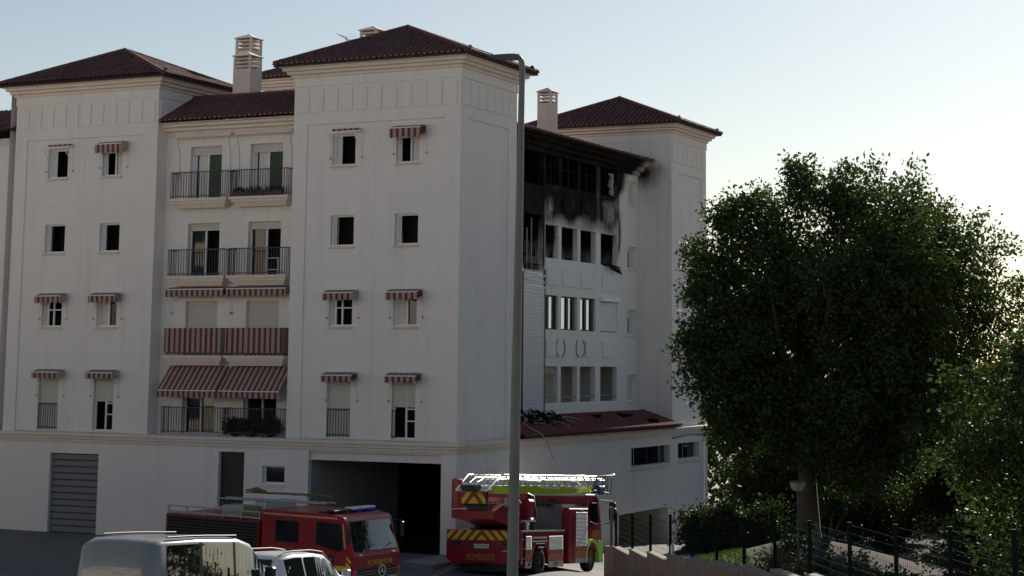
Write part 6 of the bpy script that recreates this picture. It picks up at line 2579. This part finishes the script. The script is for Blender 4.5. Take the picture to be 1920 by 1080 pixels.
def blades(name, label, cat, base, n, L, w, seed, mat, lean=(0.25, 1.0), droop=0.5):
    base = (base[0], base[1], float(garden_z(base[0], base[1])) - 0.02)
    t = thing(name, label, cat, base)
    g = random.Random(seed)
    for k in range(n):
        a = g.uniform(0, 2 * PI)
        el = g.uniform(*lean)
        ll = L * g.uniform(0.7, 1.1)
        d = Vector((math.cos(a), math.sin(a), 0))
        s = Vector((-d.y, d.x, 0))
        o = MB()
        rows = []
        for i in range(6):
            q = i / 5
            c = d * (0.05 + ll * q * math.cos(1.5 - el)) + Vector((0, 0, ll * q * math.sin(1.5 - el) - droop * ll * q * q * 0.4 * el))
            wd = w * (1 - q) ** 0.6 * (0.6 + 1.2 * q if q < 0.35 else 1)
            rows.append((c + s * wd, c + Vector((0, 0, -wd * 0.4)), c - s * wd))
        for r0, r1 in zip(rows, rows[1:]):
            o.quad(r0[0], r0[1], r1[1], r1[0])
            o.quad(r0[1], r0[2], r1[2], r1[1])
        b = o.build('leaf', M[mat], t)
        at = b.data.attributes.new('tone', 'FLOAT', 'POINT')
        at.data.foreach_set('value', [g.random()] * len(b.data.vertices))
    return t


blades('agave_plant', 'large grey green agave with broad pointed leaves behind the fence', 'plant', (14.1, -4.6, 0.2), 18, 1.15, 0.11, 3, 'agave', (0.1, 0.9), 0.1)
blades('spiky_plant', 'yellowish grass like plant with arching leaves at the lawn edge', 'plant', (12.8, -4.2, 0.2), 60, 1.05, 0.028, 4, 'spiky', (0.1, 1.1), 0.9)
blades('spiky_plant', 'darker arching plant between the yellowish one and the agave', 'plant', (13.9, -6.2, 0.2), 40, 0.9, 0.026, 5, 'spiky', (0.1, 1.1), 0.9)
blades('agave_plant', 'grey agave left of the big trunk half hidden by plants', 'plant', (13.6, -2.6, 0.2), 14, 1.3, 0.10, 8, 'agave', (0.05, 0.6), 0.1)

cover = [(x_, y_, float(garden_z(x_, y_)) + 0.08, 0.45, 0.45, 0.16) for x_, y_ in
         [(13.2 + 0.7 * i + 0.2 * math.sin(i * 3 + j), -3.6 - 0.95 * i - 0.9 * j + 0.3 * math.cos(i + 2 * j)) for i in range(-1, 9) for j in range(-2, 4)] if garden_side(x_ - 0.4, y_ - 0.3)]
v, f, tone = leaves(cover, 9000, 0.12, 91, 16, 0.16, 0.2)
mesh_np('ground_cover', v, f, M['shrubleaf'], None, tone, kind='stuff')

# balcony plants and boxes
def flower_box(x, z, w, pot, lb):
    t = thing('flower_box', lb, 'flower box', (x, 0.18, z), 0, 'flower boxes on the top balcony')
    o = MB()
    o.prism([(-0.08, 0.20), (-0.06, 0.0), (0.06, 0.0), (0.08, 0.20)], 0, -w / 2, w / 2)
    o.build('box', M[pot], t)
    v, f, tone = leaves([(0, 0, 0.24, w * 0.48, 0.09, 0.09)], 400, 0.06, int(w * 100), 10, 0.04)
    mesh_np('plant', v, f, M['shrubleaf'], t, tone)


flower_box(-9.35, 12.52, 0.50, 'terracotta', 'reddish flower box at the left end of the top balcony')
flower_box(-8.62, 12.52, 0.72, 'black', 'black flower box in the middle of the top balcony')
flower_box(-7.80, 12.52, 0.78, 'terracotta', 'reddish flower box at the right end of the top balcony')
DR = thing('drying_rack', 'small white rack standing on the second balcony from the top', 'drying rack', (-7.95, 0.35, 9.62))
o = MB()
for (a, b) in (((-.25, 0, 0), (-.25, 0, .62)), ((.3, 0, 0), (.3, 0, .62)), ((-.25, 0, .62), (.3, 0, .62)), ((-.25, 0, .2), (.3, 0, .2))):
    o.tube([a, b], 0.022, 5)
o.build('frame', M['white'], DR)
for (x, s, lb) in ((-9.3, 0.26, 'leafy pot plant at the left end of the lowest balcony'), (-8.55, 0.22, 'small leafy pot plant in the middle of the lowest balcony'), (-7.75, 0.24, 'leafy pot plant at the right end of the lowest balcony')):
    t = thing('pot_plant', lb, 'pot plant', (x, 0.3, 3.80), 0, 'pot plants on the lowest balcony')
    o = MB()
    o.lathe([(0.001, 0.0), (0.09, 0.0), (0.13, 0.22), (0.11, 0.22), (0.10, 0.18), (0.001, 0.18)], (0, 0, 0), 2, 12)
    o.build('pot', M['black'], t)
    v, f, tone = leaves([(0, 0, 0.36, s, 0.16, 0.2)], 1000, 0.12, int(s * 1000), 12, 0.12, 0.15)
    mesh_np('plant', v, f, M['shrubleaf'], t, tone)
print('eave tiles', EAVE.get('n'), EAVE_RED.get('n'))
